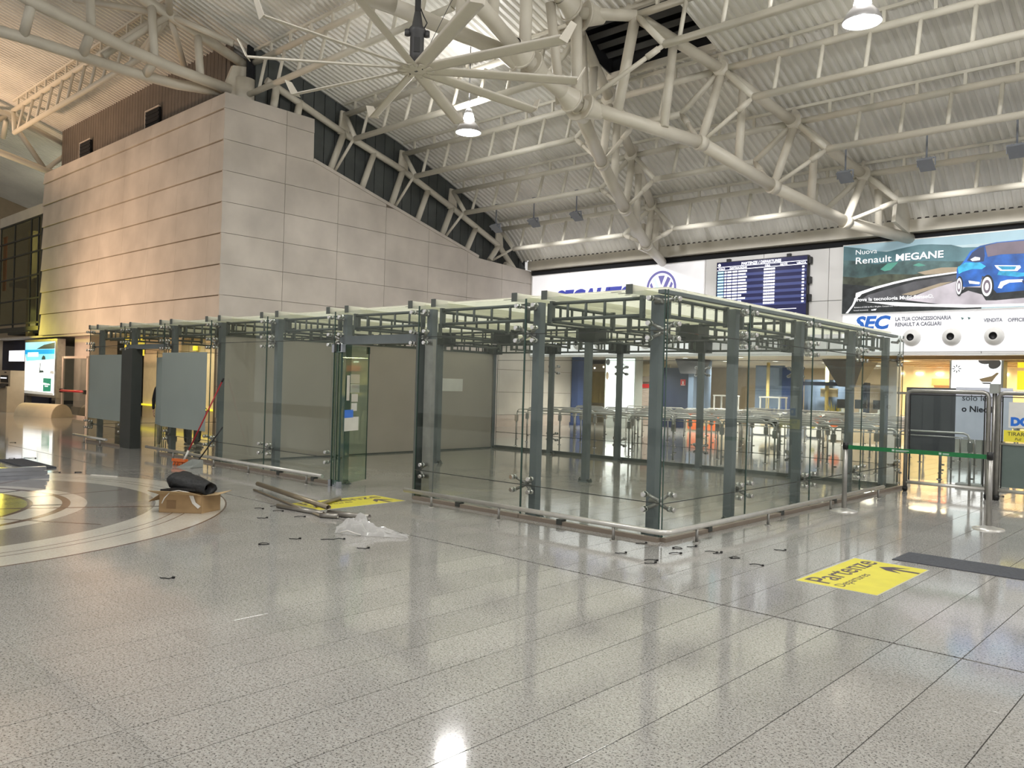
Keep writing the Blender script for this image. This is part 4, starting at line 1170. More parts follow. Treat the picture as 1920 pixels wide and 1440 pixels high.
# banner standing behind the first barrier
t = thing('banner_stand', 'pale blue printed banner seen through the glass barrier', 'banner', (-3.65, 16.4, 0))
part('banner_sheet', MB().box((-4.05, 16.40, 0.86), (-3.15, 16.42, 1.80)), 'banner_glow', t)  # sheet made to glow slightly so it reads brighter
part('banner_print', MB().box((-3.95, 16.392, 0.90), (-3.15, 16.40, 1.78)), 'screen_text', t) if False else None
text('lettering', 'solo le mie', 0.15, (-3.95, 16.398, 1.56), FACE_S, t, 'ink', extrude=0.001)
text('lettering', 'o Niedda', 0.15, (-3.95, 16.398, 1.36), FACE_S, t, 'ink', extrude=0.001, offset=0.004)
part('banner_dark', MB().box((-4.9, 16.41, 0.55), (-4.05, 16.43, 1.78)), 'funnel', t)
part('banner_pole', MB().tube((-3.6, 16.45, 0.0), (-3.6, 16.45, 1.8), 0.02, 8), 'inox_dark', t)
part('banner_base', MB().box((-4.0, 16.3, 0), (-3.2, 16.6, 0.06)), 'grey_plastic', t)

# ---- loose tubes in front of the door
def tube_thing(nm, label, p, q, r, m):
    p, q = Vector(p), Vector(q); d = (q - p).normalized()
    t = thing(nm, label, 'tube', ((p + q) / 2).to_tuple()[:2] + (0,), 'loose metal tubes by the yellow sticker')
    n = 14
    a = d.cross(Vector((0, 0, 1))).normalized(); b = d.cross(a)
    mb = MB(); vs = []
    for c, rr in ((p, r), (q, r), (q, r * 0.86), (p, r * 0.86)):
        vs += [c + a * rr * math.cos(2 * PI * k / n) + b * rr * math.sin(2 * PI * k / n) for k in range(n)]
    fs = [(s * n + k, s * n + (k + 1) % n, ((s + 1) % 4) * n + (k + 1) % n, ((s + 1) % 4) * n + k) for s in range(4) for k in range(n)]
    mb.add(vs, fs, True)
    part('tube_wall', mb, m, t)
    return t
tube_thing('loose_tube', 'long brown metal tube, thickest, pointing at the plastic bag', (-10.49, 6.11, 0.09), (-8.02, 5.60, 0.10), 0.032, 'pipe')
tube_thing('loose_tube', 'long thin brown rod lying just beside the thickest tube', (-10.45, 6.03, 0.016), (-8.0, 5.48, 0.016), 0.014, 'pipe')
tube_thing('loose_tube', 'left grey steel tube lying under the long brown tube', (-8.91, 5.47, 0.026), (-8.06, 5.56, 0.026), 0.026, 'pipe_grey')
tube_thing('loose_tube', 'right grey steel tube ending towards the plastic bag', (-8.05, 5.62, 0.034), (-7.50, 5.80, 0.034), 0.034, 'pipe_grey')
tube_thing('loose_tube', 'short bent grey tube end under the tip of the long brown tube', (-7.98, 5.46, 0.03), (-7.80, 5.58, 0.03), 0.03, 'pipe_grey')
tube_thing('loose_tube', 'short pale brown tube lying across the yellow sticker', (-8.98, 6.45, 0.028), (-8.62, 5.82, 0.028), 0.024, 'pipe')

# ---- cardboard box with black sheet
bx0, by0 = -9.39, 4.20
t = thing('cardboard_box', 'open brown cardboard box standing on the floor inlay under a black sheet', 'box', (-9.4, 4.6, 0))
dv = Vector((0.62, 0.55, 0)).normalized(); sv = Vector((-0.42, 0.90, 0)).normalized()
o_ = Vector((-9.40, 4.21, 0)); W_, D_, Hb = 0.50, 0.34, 0.21
def bp(u, v, z): return o_ + dv * u + sv * v + Vector((0, 0, z))
th = 0.006
part('side', MB().prism([bp(0, 0, 0), bp(W_, 0, 0), bp(W_, 0, Hb), bp(0, 0, Hb)], sv * th), 'card', t)
part('side', MB().prism([bp(W_, 0, 0), bp(W_, D_, 0), bp(W_, D_, Hb), bp(W_, 0, Hb)], -dv * th), 'card', t)
part('side', MB().prism([bp(0, D_ - th, 0), bp(W_, D_ - th, 0), bp(W_, D_ - th, Hb), bp(0, D_ - th, Hb)], sv * th), 'card', t)
part('side', MB().prism([bp(0, 0, 0), bp(0, D_, 0), bp(0, D_, Hb), bp(0, 0, Hb)], dv * th), 'card', t)
part('bottom', MB().prism([bp(0, 0, 0.002), bp(W_, 0, 0.002), bp(W_, D_, 0.002), bp(0, D_, 0.002)], (0, 0, 0.006)), 'card', t)
fl_ = part('flap', MB().prism([bp(0, 0, Hb), bp(W_, 0, Hb), bp(W_ - 0.05, -0.16, Hb + 0.055), bp(-0.03, -0.15, Hb + 0.06)], (0, 0, 0.005)), 'card_in', t)
part('flap', MB().prism([bp(W_, 0, Hb), bp(W_, D_, Hb), bp(W_ + 0.15, D_ - 0.03, Hb + 0.03), bp(W_ + 0.17, 0.03, Hb + 0.01)], (0, 0, 0.005)), 'card_in', t)
part('flap', MB().prism([bp(0, D_, Hb), bp(0, 0, Hb), bp(-0.14, 0.02, Hb - 0.09), bp(-0.14, D_ - 0.03, Hb - 0.09)], (0, 0, 0.005)), 'card', t)
part('printed_patch', MB().prism([bp(0.09, -0.001, 0.05), bp(0.20, -0.001, 0.05), bp(0.20, -0.001, 0.15), bp(0.09, -0.001, 0.15)], -sv * 0.001), 'card_print', t)
part('packing_tape', MB().path([bp(0.20, -0.10, Hb + 0.05), bp(0.27, -0.06, Hb + 0.06), bp(0.36, -0.03, Hb + 0.04), bp(0.40, -0.02, Hb + 0.02)], 0.006, 5).path([bp(0.20, -0.10, Hb + 0.05), bp(0.16, -0.14, Hb - 0.02), bp(0.14, -0.15, Hb - 0.08)], 0.006, 5), 'tape', t)
part('packing_tape', MB().prism([bp(0.36, -0.012, Hb), bp(0.41, -0.012, Hb), bp(0.44, -0.014, 0.13), bp(0.50, -0.015, 0.09), bp(0.47, -0.015, 0.06), bp(0.40, -0.014, 0.12)], -sv * 0.002), 'tape', t)
# rolled black sheet: tapering crumpled roll with a folded tail
mb = MB(); nR, nS = 14, 20
ax0 = bp(-0.02, 0.30, Hb + 0.14); ax1 = bp(W_ + 0.06, 0.06, Hb + 0.075)
dr = (ax1 - ax0).normalized(); sd = dr.cross(Vector((0, 0, 1))).normalized(); uu = sd.cross(dr)
random.seed(3)
vs = []
for i in range(nR + 1):
    f = i / nR
    r = 0.155 * (1 - f) + 0.088 * f
    if i == 0: r *= 0.72
    c = ax0.lerp(ax1, f)
    for k in range(nS):
        a = 2 * PI * k / nS
        w = 1 + 0.09 * math.sin(3 * a + 4 * f) + 0.05 * math.sin(7 * a - 9 * f) + random.uniform(-0.03, 0.03)
        vs.append(c + sd * r * 1.12 * w * math.cos(a) + uu * r * 0.80 * w * math.sin(a))
for f2 in (0.70, 0.35):
    for k in range(nS):
        a = 2 * PI * k / nS
        vs.append(ax1 - dr * 0.03 * (1 - f2) * 4 + sd * 0.088 * f2 * math.cos(a) + uu * 0.07 * f2 * math.sin(a))
fs = [(i * nS + k, i * nS + (k + 1) % nS, (i + 1) * nS + (k + 1) % nS, (i + 1) * nS + k) for i in range(nR + 2) for k in range(nS)]
fs.append(tuple(reversed(range(nS))))
mb.add(vs, fs, True)
bag = thing('black_sheet', 'crumpled black plastic sheet rolled up on top of the cardboard box', 'plastic sheet', bp(0.25, 0.2, Hb))
part('roll', mb, 'bag_black', bag)
part('folded_tail', MB().prism([bp(-0.06, 0.10, Hb + 0.02), bp(0.15, -0.03, Hb + 0.055), bp(0.42, 0.0, Hb + 0.05), bp(0.40, 0.25, Hb + 0.03), bp(0.0, 0.32, Hb + 0.02)], (0, 0, 0.03)), 'bag_black', bag)

# ---- clear plastic bag: crumpled film
random.seed(11)
mb = MB(); nx_, ny_ = 26, 16
from mathutils import noise as mnoise
g0 = Vector((-7.30, 5.42, 0)); gu = Vector((0.66, 0.02, 0)); gv = Vector((-0.04, 0.33, 0))
gu = Vector((0.80, 0.30, 0)); gv = Vector((-0.26, 0.30, 0)); g0 = Vector((-7.08, 5.02, 0))
vs = []
for i in range(nx_ + 1):
    for j in range(ny_ + 1):
        u, v = i / nx_, j / ny_
        tap = 1 - 0.72 * max(0, u - 0.35) / 0.65
        p = g0 + gu * u + gv * ((v - 0.5) * tap + 0.5)
        e = math.sin(PI * v) ** 0.6 * (math.sin(PI * min(1, u * 1.15 + 0.10)) if u < 0.5 else 0.85)
        h = ((0.19 if u < 0.4 else 0.13 - 0.17 * (u - 0.4)) * e) * (0.75 + 0.7 * mnoise.noise(Vector((u * 7, v * 6, 2)))) + 0.02 * abs(mnoise.noise(Vector((u * 19, v * 17, 5)))) * e
        vs.append((p.x + 0.02 * mnoise.noise(Vector((u * 9, v * 9, 9))), p.y + 0.02 * mnoise.noise(Vector((u * 9, v * 9, 3))), max(0.004, h)))
fs = [(i * (ny_ + 1) + j, (i + 1) * (ny_ + 1) + j, (i + 1) * (ny_ + 1) + j + 1, i * (ny_ + 1) + j + 1) for i in range(nx_) for j in range(ny_)]
mb.add(vs, fs, False)
t = thing('plastic_bag', 'crumpled clear plastic bag lying on the floor beyond the loose tubes', 'plastic bag', (-6.9, 5.3, 0))
part('film', mb, 'plastic', t)
part('bag_mouth', MB().path([(-7.02, 5.06, 0.012), (-6.95, 5.02, 0.03), (-6.87, 5.04, 0.055), (-6.82, 5.09, 0.03), (-6.78, 5.14, 0.012)], 0.007, 6), 'tape', t)

# ---- cut cable ties scattered about
def tie_mb(kind):
    r = 0.0048
    if kind == 0: pts = [(-0.065, 0.012, r), (-0.04, -0.004, r), (0, -0.010, r + .004), (0.04, -0.006, r), (0.062, 0.010, r + .008), (0.062, 0.03, r + .012)]
    elif kind == 1: pts = [(-0.06, 0.02, r), (-0.02, 0.022, r + .01), (0.03, 0.015, r + .008), (0.055, -0.005, r), (0.03, -0.022, r), (-0.05, -0.02, r)]
    elif kind == 2: pts = [(-0.07, 0, r), (-0.02, 0.012, r + .006), (0.03, 0.010, r + .006), (0.07, -0.012, r)]
    else: pts = [(-0.12, 0, r), (-0.05, 0.012, r), (0.02, -0.006, r), (0.09, 0.008, r + .01), (0.15, 0.0, r)]
    return MB().path(pts, r, 6)
tie_me = [mesh('strap', tie_mb(k), 'rubber') for k in range(4)]
hd_me = mesh('tie_head', MB().box((-0.012, -0.010, 0.001), (0.012, 0.010, 0.018)), 'rubber')
ENDX = [(0.062, 0.03), (-0.05, -0.02), (0.07, -0.012), (0.15, 0)]
clusters = [
    ('in front of the near pavilion corner', [(-4.51, 6.54, 0), (-4.66, 7.12, 0), (-4.28, 7.2, 1), (-4.22, 7.39, 0), (-4.16, 6.95, 2), (-4.14, 6.49, 2), (-4.07, 6.38, 0)]),
    ('to the right of the near pavilion corner', [(-3.96, 7.3, 2), (-3.88, 7.3, 0), (-3.66, 7.22, 1), (-3.54, 7.95, 0), (-3.38, 7.09, 2)]),
    ('left of the clear plastic bag', [(-9.0, 5.49, 2), (-8.97, 5.25, 2), (-8.67, 5.33, 2), (-8.34, 4.92, 0), (-8.16, 5.30, 2), (-7.06, 4.53, 0), (-7.01, 4.17, 1), (-6.81, 4.8, 3), (-6.26, 4.77, 0)]),
    ('by the metal profiles at far left', [(-20.45, 5.83, 2), (-16.72, 4.76, 2), (-16.68, 5.03, 3), (-14.09, 4.65, 2), (-13.92, 4.92, 1)]),
]
def tie(x, y, kind, label):
    o = thing('cable_tie', label, 'cable tie', (x, y, 0), 'cut black cable ties on the floor')
    a = random.uniform(0, 6.28) if kind != 3 else 0.7
    d = RIGHT.x, RIGHT.y
    a = math.atan2(d[1], d[0]) + random.uniform(-0.35, 0.35)
    o.rotation_euler = (0, 0, a)
    for me in (tie_me[kind],):
        c = bpy.data.objects.new('strap', me); c.parent = o; col.objects.link(c)
    h = bpy.data.objects.new('tie_head', hd_me); h.parent = o; h.location = (ENDX[kind][0], ENDX[kind][1], 0.0); col.objects.link(h)
    o.scale = (0.85, 0.85, 0.85)
for where, pts in clusters:
    pts = sorted(pts, key=lambda p: Vector((p[0], p[1], 0)).dot(RIGHT) / Vector((p[0], p[1], 0)).dot(FWD))
    for i, (x, y, k) in enumerate(pts):
        tie(x, y, k, '%s from left of the black cable ties %s' % (ORD[i], where))
tie(-6.3, 2.89, 0, 'lone small black cable tie on the open floor in front, at left')
tie(-3.09, 15.3, 2, 'small black strap on the floor under the two glass barriers')
solo('white_strap', MB().prism([(-13.45, 4.93, 0), (-13.05, 5.15, 0), (-13.04, 5.18, 0), (-13.46, 4.97, 0)], (0, 0, 0.012)), 'tape', 'short white strip lying on the floor beyond the black ties at left', 'strip')
# ---- broom and dustpan
t = thing('broom', 'red handled broom leaning on the glass by the low rail', 'broom', (-14.05, 6.75, 0))
p0, p1 = Vector((-14.02, 6.70, 0.10)), Vector((-13.80, 7.28, 1.55))
part('handle', MB().tube(p0 + (p1 - p0) * 0.10, p1, 0.013, 8), 'red', t)
part('grip', MB().tube(p1 - (p1 - p0) * 0.03, p1 + (p1 - p0) * 0.02, 0.017, 8), 'black', t)
part('socket', MB().tube(p0, p0 + (p1 - p0) * 0.12, 0.019, 8), 'tape', t)
part('head', MB().prism([(-14.28, 6.60, 0.07), (-13.98, 6.70, 0.07), (-13.98, 6.76, 0.07), (-14.28, 6.66, 0.07)], (0, 0, 0.05)), 'orange', t)
mb = MB()
for k in range(9):
    for j in range(2):
        q = Vector((-14.26 + k * 0.033, 6.63 + k * 0.011 + j * 0.03, 0.072))
        mb.tube(q, q + Vector((random.uniform(-.02, .02), -0.02 + 0.03 * j, -0.070)), 0.008, 5, 0.011)
part('bristles', mb, 'orange', t, kind='stuff')
t = thing('dustpan', 'long handled grey dustpan on the floor beside the broom head', 'dustpan', (-13.65, 6.72, 0))
mb = MB()
mb.add([(-13.90, 6.52, 0.0), (-13.58, 6.60, 0.0), (-13.62, 6.86, 0.0), (-13.90, 6.80, 0.0), (-13.90, 6.52, 0.008), (-13.58, 6.60, 0.008), (-13.62, 6.86, 0.012), (-13.90, 6.80, 0.012)], [(0, 3, 2, 1), (4, 5, 6, 7), (0, 1, 5, 4), (1, 2, 6, 5), (2, 3, 7, 6), (3, 0, 4, 7)])
mb.prism([(-13.62, 6.86, 0.0), (-13.90, 6.80, 0.0), (-13.90, 6.80, 0.13), (-13.62, 6.86, 0.13)], (0.002, -0.01, 0))
mb.prism([(-13.58, 6.60, 0.0), (-13.62, 6.86, 0.0), (-13.62, 6.86, 0.13)], (-0.008, 0, 0))
mb.prism([(-13.90, 6.52, 0.0), (-13.90, 6.80, 0.0), (-13.90, 6.80, 0.13)], (0.008, 0, 0))
part('pan', mb, 'grey_plastic', t)
part('pan_handle', MB().tube((-13.75, 6.84, 0.12), (-13.42, 7.10, 0.72), 0.012, 8), 'black', t)
# ---- bundle of metal profiles at the left edge
words = ['top one of the stack', 'middle one of the stack', 'bottom one of the stack', 'single one beside the stack']
for i, (dx, z) in enumerate(((0.05, 0.124), (0.02, 0.062), (0.0, 0.0), (-0.22, 0.0))):
    a = Vector((-13.42 + dx * 0.5, 4.22 + dx + 0.05 * i, z)); b = Vector((-13.75 + dx, 1.4 + dx, z))
    d = (b - a).normalized(); s = Vector((-d.y, d.x, 0))
    t = thing('metal_profile', 'long shiny metal channel profile lying at the left edge, ' + words[i], 'metal profile', ((a + b) / 2).to_tuple()[:2] + (z,), 'metal profiles stacked at the left edge')
    part('web', MB().beam(a + Vector((0, 0, 0.056)), b + Vector((0, 0, 0.056)), 0.10, 0.004), 'profile', t)
    for q in (-1, 1):
        part('flange', MB().beam(a + s * 0.05 * q + Vector((0, 0, 0.029)), b + s * 0.05 * q + Vector((0, 0, 0.029)), 0.004, 0.056), 'profile', t)
solo('black_plate', MB().bev((-16.4, 4.45, 0), (-14.7, 4.85, 0.03), 0.01), 'mat_grey', 'flat dark sheet on the floor behind the metal profiles at the left edge', 'sheet')
# ------------------------------------------------------------------ end wall signs
sg = thing('wall_sign', 'big white backlit wall sign with dark blue car dealer lettering and round emblem', 'sign', (-17.5, WY, 3.0))
part('sign_face', MB().box((-21.25, WY - 0.03, 2.83), (-13.66, WY, 5.93)), 'backlit_white', sg)
me = text_mesh('SECAUTO', 0.86, extrude=0.006, shear=0.28, offset=0.050, m='sign_blue')
wd = max(v.co.x for v in me.vertices) - min(v.co.x for v in me.vertices)
for v in me.vertices: v.co.x *= 3.72 / wd
piece('lettering', me, sg, (-20.10, WY - 0.037, 4.66), FACE_S)
ec = Vector((-15.30, WY - 0.03, 5.13))
def vring(c, r0, r1, n=48, d=0.012):
    mb = MB(); vs = []
    for r, y in ((r0, 0), (r1, 0), (r1, -d), (r0, -d)):
        for i in range(n):
            a = 2 * PI * i / n; vs.append((c.x + r * math.cos(a), c.y + y, c.z + r * math.sin(a)))
    fs = [(p * n + i, p * n + (i + 1) % n, q * n + (i + 1) % n, q * n + i) for p, q in ((0, 1), (1, 2), (2, 3), (3, 0)) for i in range(n)]
    return mb.add(vs, fs)
part('emblem_ring', vring(ec, 0.515, 0.595), 'sign_violet', sg)
def stroke(pts, w, m, nm='emblem_stroke', par=None, y=WY - 0.03, d=0.012):
    for (x0, z0), (x1, z1) in zip(pts, pts[1:]):
        dx, dz = x1 - x0, z1 - z0; L = math.hypot(dx, dz)
        wx = w / 2 / max(0.3, abs(dz) / L)
        part(nm, MB().prism([(x0 - wx, y, z0), (x0 + wx, y, z0), (x1 + wx, y, z1), (x1 - wx, y, z1)], (0, -d, 0)), m, par or sg)
# inside the ring the gaps between the strokes of V and W are the dark fields
def field(pts, m='sign_violet'):
    part('emblem_field', MB().prism([(ec.x + a, WY - 0.03, ec.z + b) for a, b in pts], (0, -0.012, 0)), m, sg)
field([(-0.13, 0.42), (0.13, 0.42), (0.0, 0.10)])
field([(-0.36, 0.30), (-0.25, 0.38), (-0.06, -0.02), (-0.12, -0.18)], 'screen_cyan')
field([(0.36, 0.30), (0.25, 0.38), (0.06, -0.02), (0.12, -0.18)])
field([(-0.46, 0.12), (-0.40, 0.20), (-0.18, -0.30), (-0.24, -0.40)])
field([(0.46, 0.12), (0.40, 0.20), (0.18, -0.30), (0.24, -0.40)])
field([(-0.08, -0.44), (0.08, -0.44), (0.0, -0.22)])

# departures board
bd = thing('departures_board', 'dark blue flight information board hanging on the white end wall', 'screen', (-11.6, WY, 4.0))
X0, X1, Z0, Z1 = -13.10, -10.10, 3.98, 5.79
YB = WY - 0.16
part('casing', MB().box((X0 - 0.02, YB, Z0 - 0.02), (X1 + 0.02, WY, Z1 + 0.02)), 'black', bd)
scr = part('screen', MB().box((X0, YB - 0.006, Z0), (X1, YB, Z1)), 'screen_blue', bd)
for z in (5.635, 5.53, 4.19, 4.05):
    part('screen_line', MB().box((X0, YB - 0.009, z), (X1 - (0.0 if z > 5 else 0.3), YB - 0.006, z + 0.018)), 'screen_text', scr)
for k in range(6):
    z = 5.315 - 0.195 * k
    part('screen_band', MB().box((X0 + 0.02, YB - 0.0075, z), (X1 - 0.02, YB - 0.006, z + 0.085)), 'screen_row', scr)
text('lettering', 'PARTENZE / DEPARTURES', 0.115, (-12.25, YB - 0.009, 5.67), FACE_S, scr, 'screen_text', extrude=0.001, offset=0.003)
for s, x in (('VOLO', -13.05), ('DESTINAZIONE', -12.65), ('ORA', -11.45), ('NOTE', -10.95), ('USCITA', -10.42)):
    text('lettering', s, 0.085, (x, YB - 0.009, 5.555), FACE_S, scr, 'screen_text', extrude=0.001, offset=0.002)
part('screen_logo', MB().lathe((0, 0, 0), [(0, 0), (0.05, 0), (0.05, 0.004), (0, 0.004)], 16), 'screen_text', scr)
bpy.data.objects['screen_logo'].location = Vector((-13.02, YB - 0.007, 5.71)) - WLOC['screen']
bpy.data.objects['screen_logo'].rotation_euler = FACE_S
random.seed(5)
for k in range(12):
    z = 5.44 - 0.0965 * k
    mb = MB(); 
    mb.box((-13.07, YB - 0.009, z), (-12.86, YB - 0.0065, z + 0.055))
    part('flight_code', mb, 'screen_cyan', scr)
    mb = MB(); x = -12.83
    for w in (0.07, 0.15, 0.17, random.choice((0.12, 0.26, 0.3))):
        mb.box((x, YB - 0.009, z), (x + w, YB - 0.0065, z + 0.055)); x += w + 0.03
    part('flight_text', mb, 'screen_text', scr)
    mb = MB()
    for q in range(5): mb.box((-11.48 + q * 0.075, YB - 0.009, z), (-11.415 + q * 0.075, YB - 0.0065, z + 0.06))
    mb.box((-10.25, YB - 0.009, z), (-10.18, YB - 0.0065, z + 0.05))
    part('flight_time', mb, 'screen_text', scr)
for x, z in ((-12.75, Z1), (-10.72, Z1)):
    part('bracket', MB().box((x - 0.06, WY - 0.10, z), (x + 0.06, WY, z + 0.12)), 'black', bd)
for z in (5.55, 4.95, 4.42):
    part('bracket', MB().box((X1 + 0.02, WY - 0.12, z), (X1 + 0.10, WY, z + 0.2)), 'black', bd)

# billboard: printed landscape with a blue car, lit from behind
bb = thing('billboard', 'long backlit car advertisement billboard on the end wall at right', 'billboard', (-6.0, WY, 4.0))
def pm(name, c, e=0.55, nz=(2.5, 0.12)):
    """printed film lit from behind: colour and glow share one mottled tone"""
    m = mat(name, c, 0.5, noise=nz, emit=e, emit_col=c)
    nt = m.node_tree; b = nt.nodes['Principled BSDF']
    r = [n for n in nt.nodes if n.type == 'VALTORGB'][0]
    nt.links.new(r.outputs['Color'], b.inputs['Emission Color'])
    hs = N(nt, 'ShaderNodeHueSaturation'); hs.inputs['Value'].default_value = 0.55
    nt.links.new(r.outputs['Color'], hs.inputs['Color']); nt.links.new(hs.outputs['Color'], b.inputs['Base Color'])
    M[name] = m
pm('print_sky', (0.40, 0.58, 0.66), nz=(0.8, 0.15)); pm('print_sky_low', (0.52, 0.66, 0.70)); pm('print_ridge', (0.10, 0.21, 0.24), nz=(1.6, 0.3)); pm('print_hill', (0.07, 0.13, 0.13), nz=(3.0, 0.5)); pm('print_green', (0.065, 0.075, 0.05), nz=(4.0, 0.6))
pm('print_lake', (0.10, 0.36, 0.28)); pm('print_dark', (0.022, 0.026, 0.028), nz=(5.0, 0.6)); pm('print_road', (0.10, 0.10, 0.11), nz=(2.0, 0.45)); pm('print_road_light', (0.50, 0.46, 0.50), 0.8, (1.2, 0.3)); pm('print_white', (0.85, 0.85, 0.86), 0.9)
pm('car_blue', (0.02, 0.13, 0.50), nz=(2.2, 0.5)); pm('car_light', (0.04, 0.42, 0.72), nz=(5.0, 0.4)); pm('car_glass', (0.20, 0.16, 0.20)); pm('car_window', (0.03, 0.05, 0.13)); pm('print_warm', (0.42, 0.34, 0.24))
XE2 = -2.4
part('board_frame', MB().box((-9.06, WY - 0.10, 3.96), (XE2 + 0.04, WY, 6.0)), 'white_paint', bb)
lay = [0]
def flat(pts, m, nm='print'):
    lay[0] += 1
    y = WY - 0.1005 - 0.0011 * lay[0]
    pts = [(max(-9.04, min(XE2, x)), y, max(3.98, min(5.97, z))) for x, z in pts]
    part(nm, MB().prism(pts, (0, -0.001, 0)), m, bb)
flat([(-9.04, 3.98), (XE2, 3.98), (XE2, 5.97), (-9.04, 5.97)], 'print_sky', 'sky_print')
flat([(-9.04, 3.98), (XE2, 3.98), (XE2, 5.66), (-9.04, 5.75)], 'print_sky_low', 'sky_print')
flat([(-9.06, 5.96), (-8.59, 5.87), (-8.1, 5.74), (-7.83, 5.70), (-7.36, 5.77), (-6.98, 5.82), (-6.66, 5.80), (-6.37, 5.76), (-6.17, 5.74), (-5.89, 5.64), (-5.42, 5.61), (-4.4, 5.5), (-3.4, 5.66), (XE2, 5.6), (XE2, 4.6), (-9.04, 4.6)], 'print_ridge', 'mountain_print')
flat([(-9.04, 5.55), (-8.6, 5.5), (-8.14, 5.37), (-7.35, 5.40), (-6.6, 5.34), (-5.99, 5.27), (-5.0, 5.3), (XE2, 5.3), (XE2, 4.6), (-9.03, 4.6)], 'print_hill', 'hill_print')
flat([(-9.07, 5.08), (-8.54, 5.0), (-7.87, 5.07), (-7.09, 5.0), (-6.3, 5.12), (-5.8, 5.05), (-5.8, 4.6), (-8.04, 4.5), (-8.66, 4.4), (-9.05, 4.3)], 'print_green', 'hill_print')
flat([(-7.0, 5.05), (-6.4, 5.14), (-6.0, 5.12), (-6.0, 4.99), (-6.8, 4.97)], 'print_warm', 'town_print')
flat([(-7.99, 5.21), (-7.79, 5.37), (-7.51, 5.38), (-7.61, 5.27), (-7.71, 5.17), (-7.87, 5.15)], 'print_lake', 'lake_print')
flat([(-7.12, 5.26), (-6.97, 5.31), (-6.79, 5.23), (-6.97, 5.21)], 'print_lake', 'lake_print')
flat([(-9.07, 4.86), (-8.4, 4.77), (-8.07, 4.72), (-6.0, 5.0), (-5.4, 5.0), (-5.4, 3.98), (-9.05, 3.98)], 'print_dark', 'slope_print')
flat([(-6.0, 4.92), (-7.08, 4.80), (-8.3, 4.50), (-8.5, 4.38), (-7.2, 4.28), (-5.6, 4.10), (XE2, 4.10), (XE2, 4.9)], 'print_road', 'road_print')
flat([(-5.98, 4.75), (-6.58, 4.58), (-7.30, 4.30), (-6.32, 4.13), (-4.93, 4.02), (XE2, 4.0), (XE2, 4.7)], 'print_road_light', 'road_print')
flat([(-7.4, 4.46), (-6.9, 4.58), (-6.4, 4.72), (-6.1, 4.74), (-6.5, 4.60), (-7.1, 4.42)], 'print_warm', 'road_print')
flat([(-8.66, 4.46), (-8.65, 4.57), (-8.12, 4.72), (-7.6, 4.83), (-7.09, 4.92), (-6.01, 5.0), (-6.01, 4.96), (-7.03, 4.87), (-7.59, 4.77), (-8.07, 4.66), (-8.48, 4.53), (-8.55, 4.45)], 'print_white', 'barrier_print')
flat([(-8.93, 3.99), (-8.75, 4.22), (-8.66, 4.45), (-8.58, 4.45), (-8.70, 4.2), (-8.86, 3.99)], 'print_white', 'barrier_print')
flat([(-8.38, 4.30), (-7.48, 4.25), (-6.57, 4.15), (-5.38, 4.08), (XE2, 4.05), (XE2, 3.98), (-5.8, 4.02), (-6.57, 4.08), (-7.42, 4.13)], 'print_white', 'kerb_print')
flat([(-5.97, 4.35), (-5.72, 4.47), (-5.39, 4.35), (-5.3, 4.19), (-5.07, 4.18), (-4.0, 4.24), (-2.9, 4.24), (-2.7, 4.5), (-5.05, 4.5), (-5.79, 4.57)], 'print_dark', 'car_shadow')
flat([(-6.01, 5.07), (-5.9, 5.19), (-5.83, 5.29), (-5.7, 5.51), (-5.47, 5.64), (-5.09, 5.7), (-4.3, 5.71), (-3.7, 5.62), (-3.3, 5.35), (-2.85, 5.2), (-2.75, 4.9), (-2.8, 4.5), (-4.44, 4.40), (-5.05, 4.37), (-5.17, 4.52), (-5.27, 4.78), (-5.4, 4.84), (-5.44, 4.58), (-5.81, 4.57), (-5.95, 4.62), (-6.01, 4.83)], 'car_blue', 'car_body')
flat([(-5.99, 5.12), (-5.81, 5.23), (-5.46, 5.2), (-5.32, 5.09), (-5.41, 5.02), (-5.64, 5.04), (-5.87, 4.98), (-5.96, 4.93)], 'car_light', 'car_shine')
flat([(-5.72, 4.74), (-5.45, 4.68), (-5.46, 4.62), (-5.70, 4.66)], 'print_white', 'car_shine')
flat([(-5.0, 4.98), (-4.5, 4.86), (-3.6, 4.86), (-3.6, 4.78), (-4.6, 4.76), (-5.05, 4.84)], 'car_light', 'car_shine')
flat([(-5.35, 5.63), (-5.06, 5.68), (-4.3, 5.68), (-3.75, 5.60), (-3.45, 5.36), (-4.46, 5.35), (-4.97, 5.37), (-5.28, 5.33), (-5.32, 5.48)], 'car_glass', 'car_windscreen')
flat([(-5.77, 5.27), (-5.65, 5.48), (-5.49, 5.59), (-5.38, 5.61), (-5.35, 5.38), (-5.37, 5.22), (-5.57, 5.21)], 'car_window', 'car_side_window')
flat([(-5.69, 5.3), (-5.58, 5.36), (-5.46, 5.33), (-5.46, 5.26), (-5.64, 5.25)], 'print_white', 'car_mirror')
for ox in (0, 1):
    def mx(x): return x if not ox else -7.9 - x
    flat([(mx(x), z) for x, z in ((-5.12, 5.1), (-4.54, 5.05), (-4.52, 4.99), (-4.6, 4.91), (-4.98, 4.94), (-5.07, 5.02))], 'print_white', 'car_headlight')
    flat([(mx(x), z) for x, z in ((-5.05, 5.07), (-4.62, 5.03), (-4.66, 4.95), (-4.94, 4.97))], 'car_light', 'car_headlight')
    flat([(mx(x), z) for x, z in ((-5.03, 4.5), (-4.97, 4.66), (-4.82, 4.7), (-4.47, 4.69), (-4.47, 4.62), (-4.77, 4.62), (-4.9, 4.55), (-4.94, 4.48))], 'print_white', 'car_fog_light')
flat([(-4.5, 4.66), (-3.4, 4.66), (-3.5, 4.48), (-4.4, 4.48)], 'car_window', 'car_grille')
def oval(cx, cz, rx, rz, m, nm):
    flat([(cx + rx * math.cos(2 * PI * k / 24), cz + rz * math.sin(2 * PI * k / 24)) for k in range(24)], m, nm)
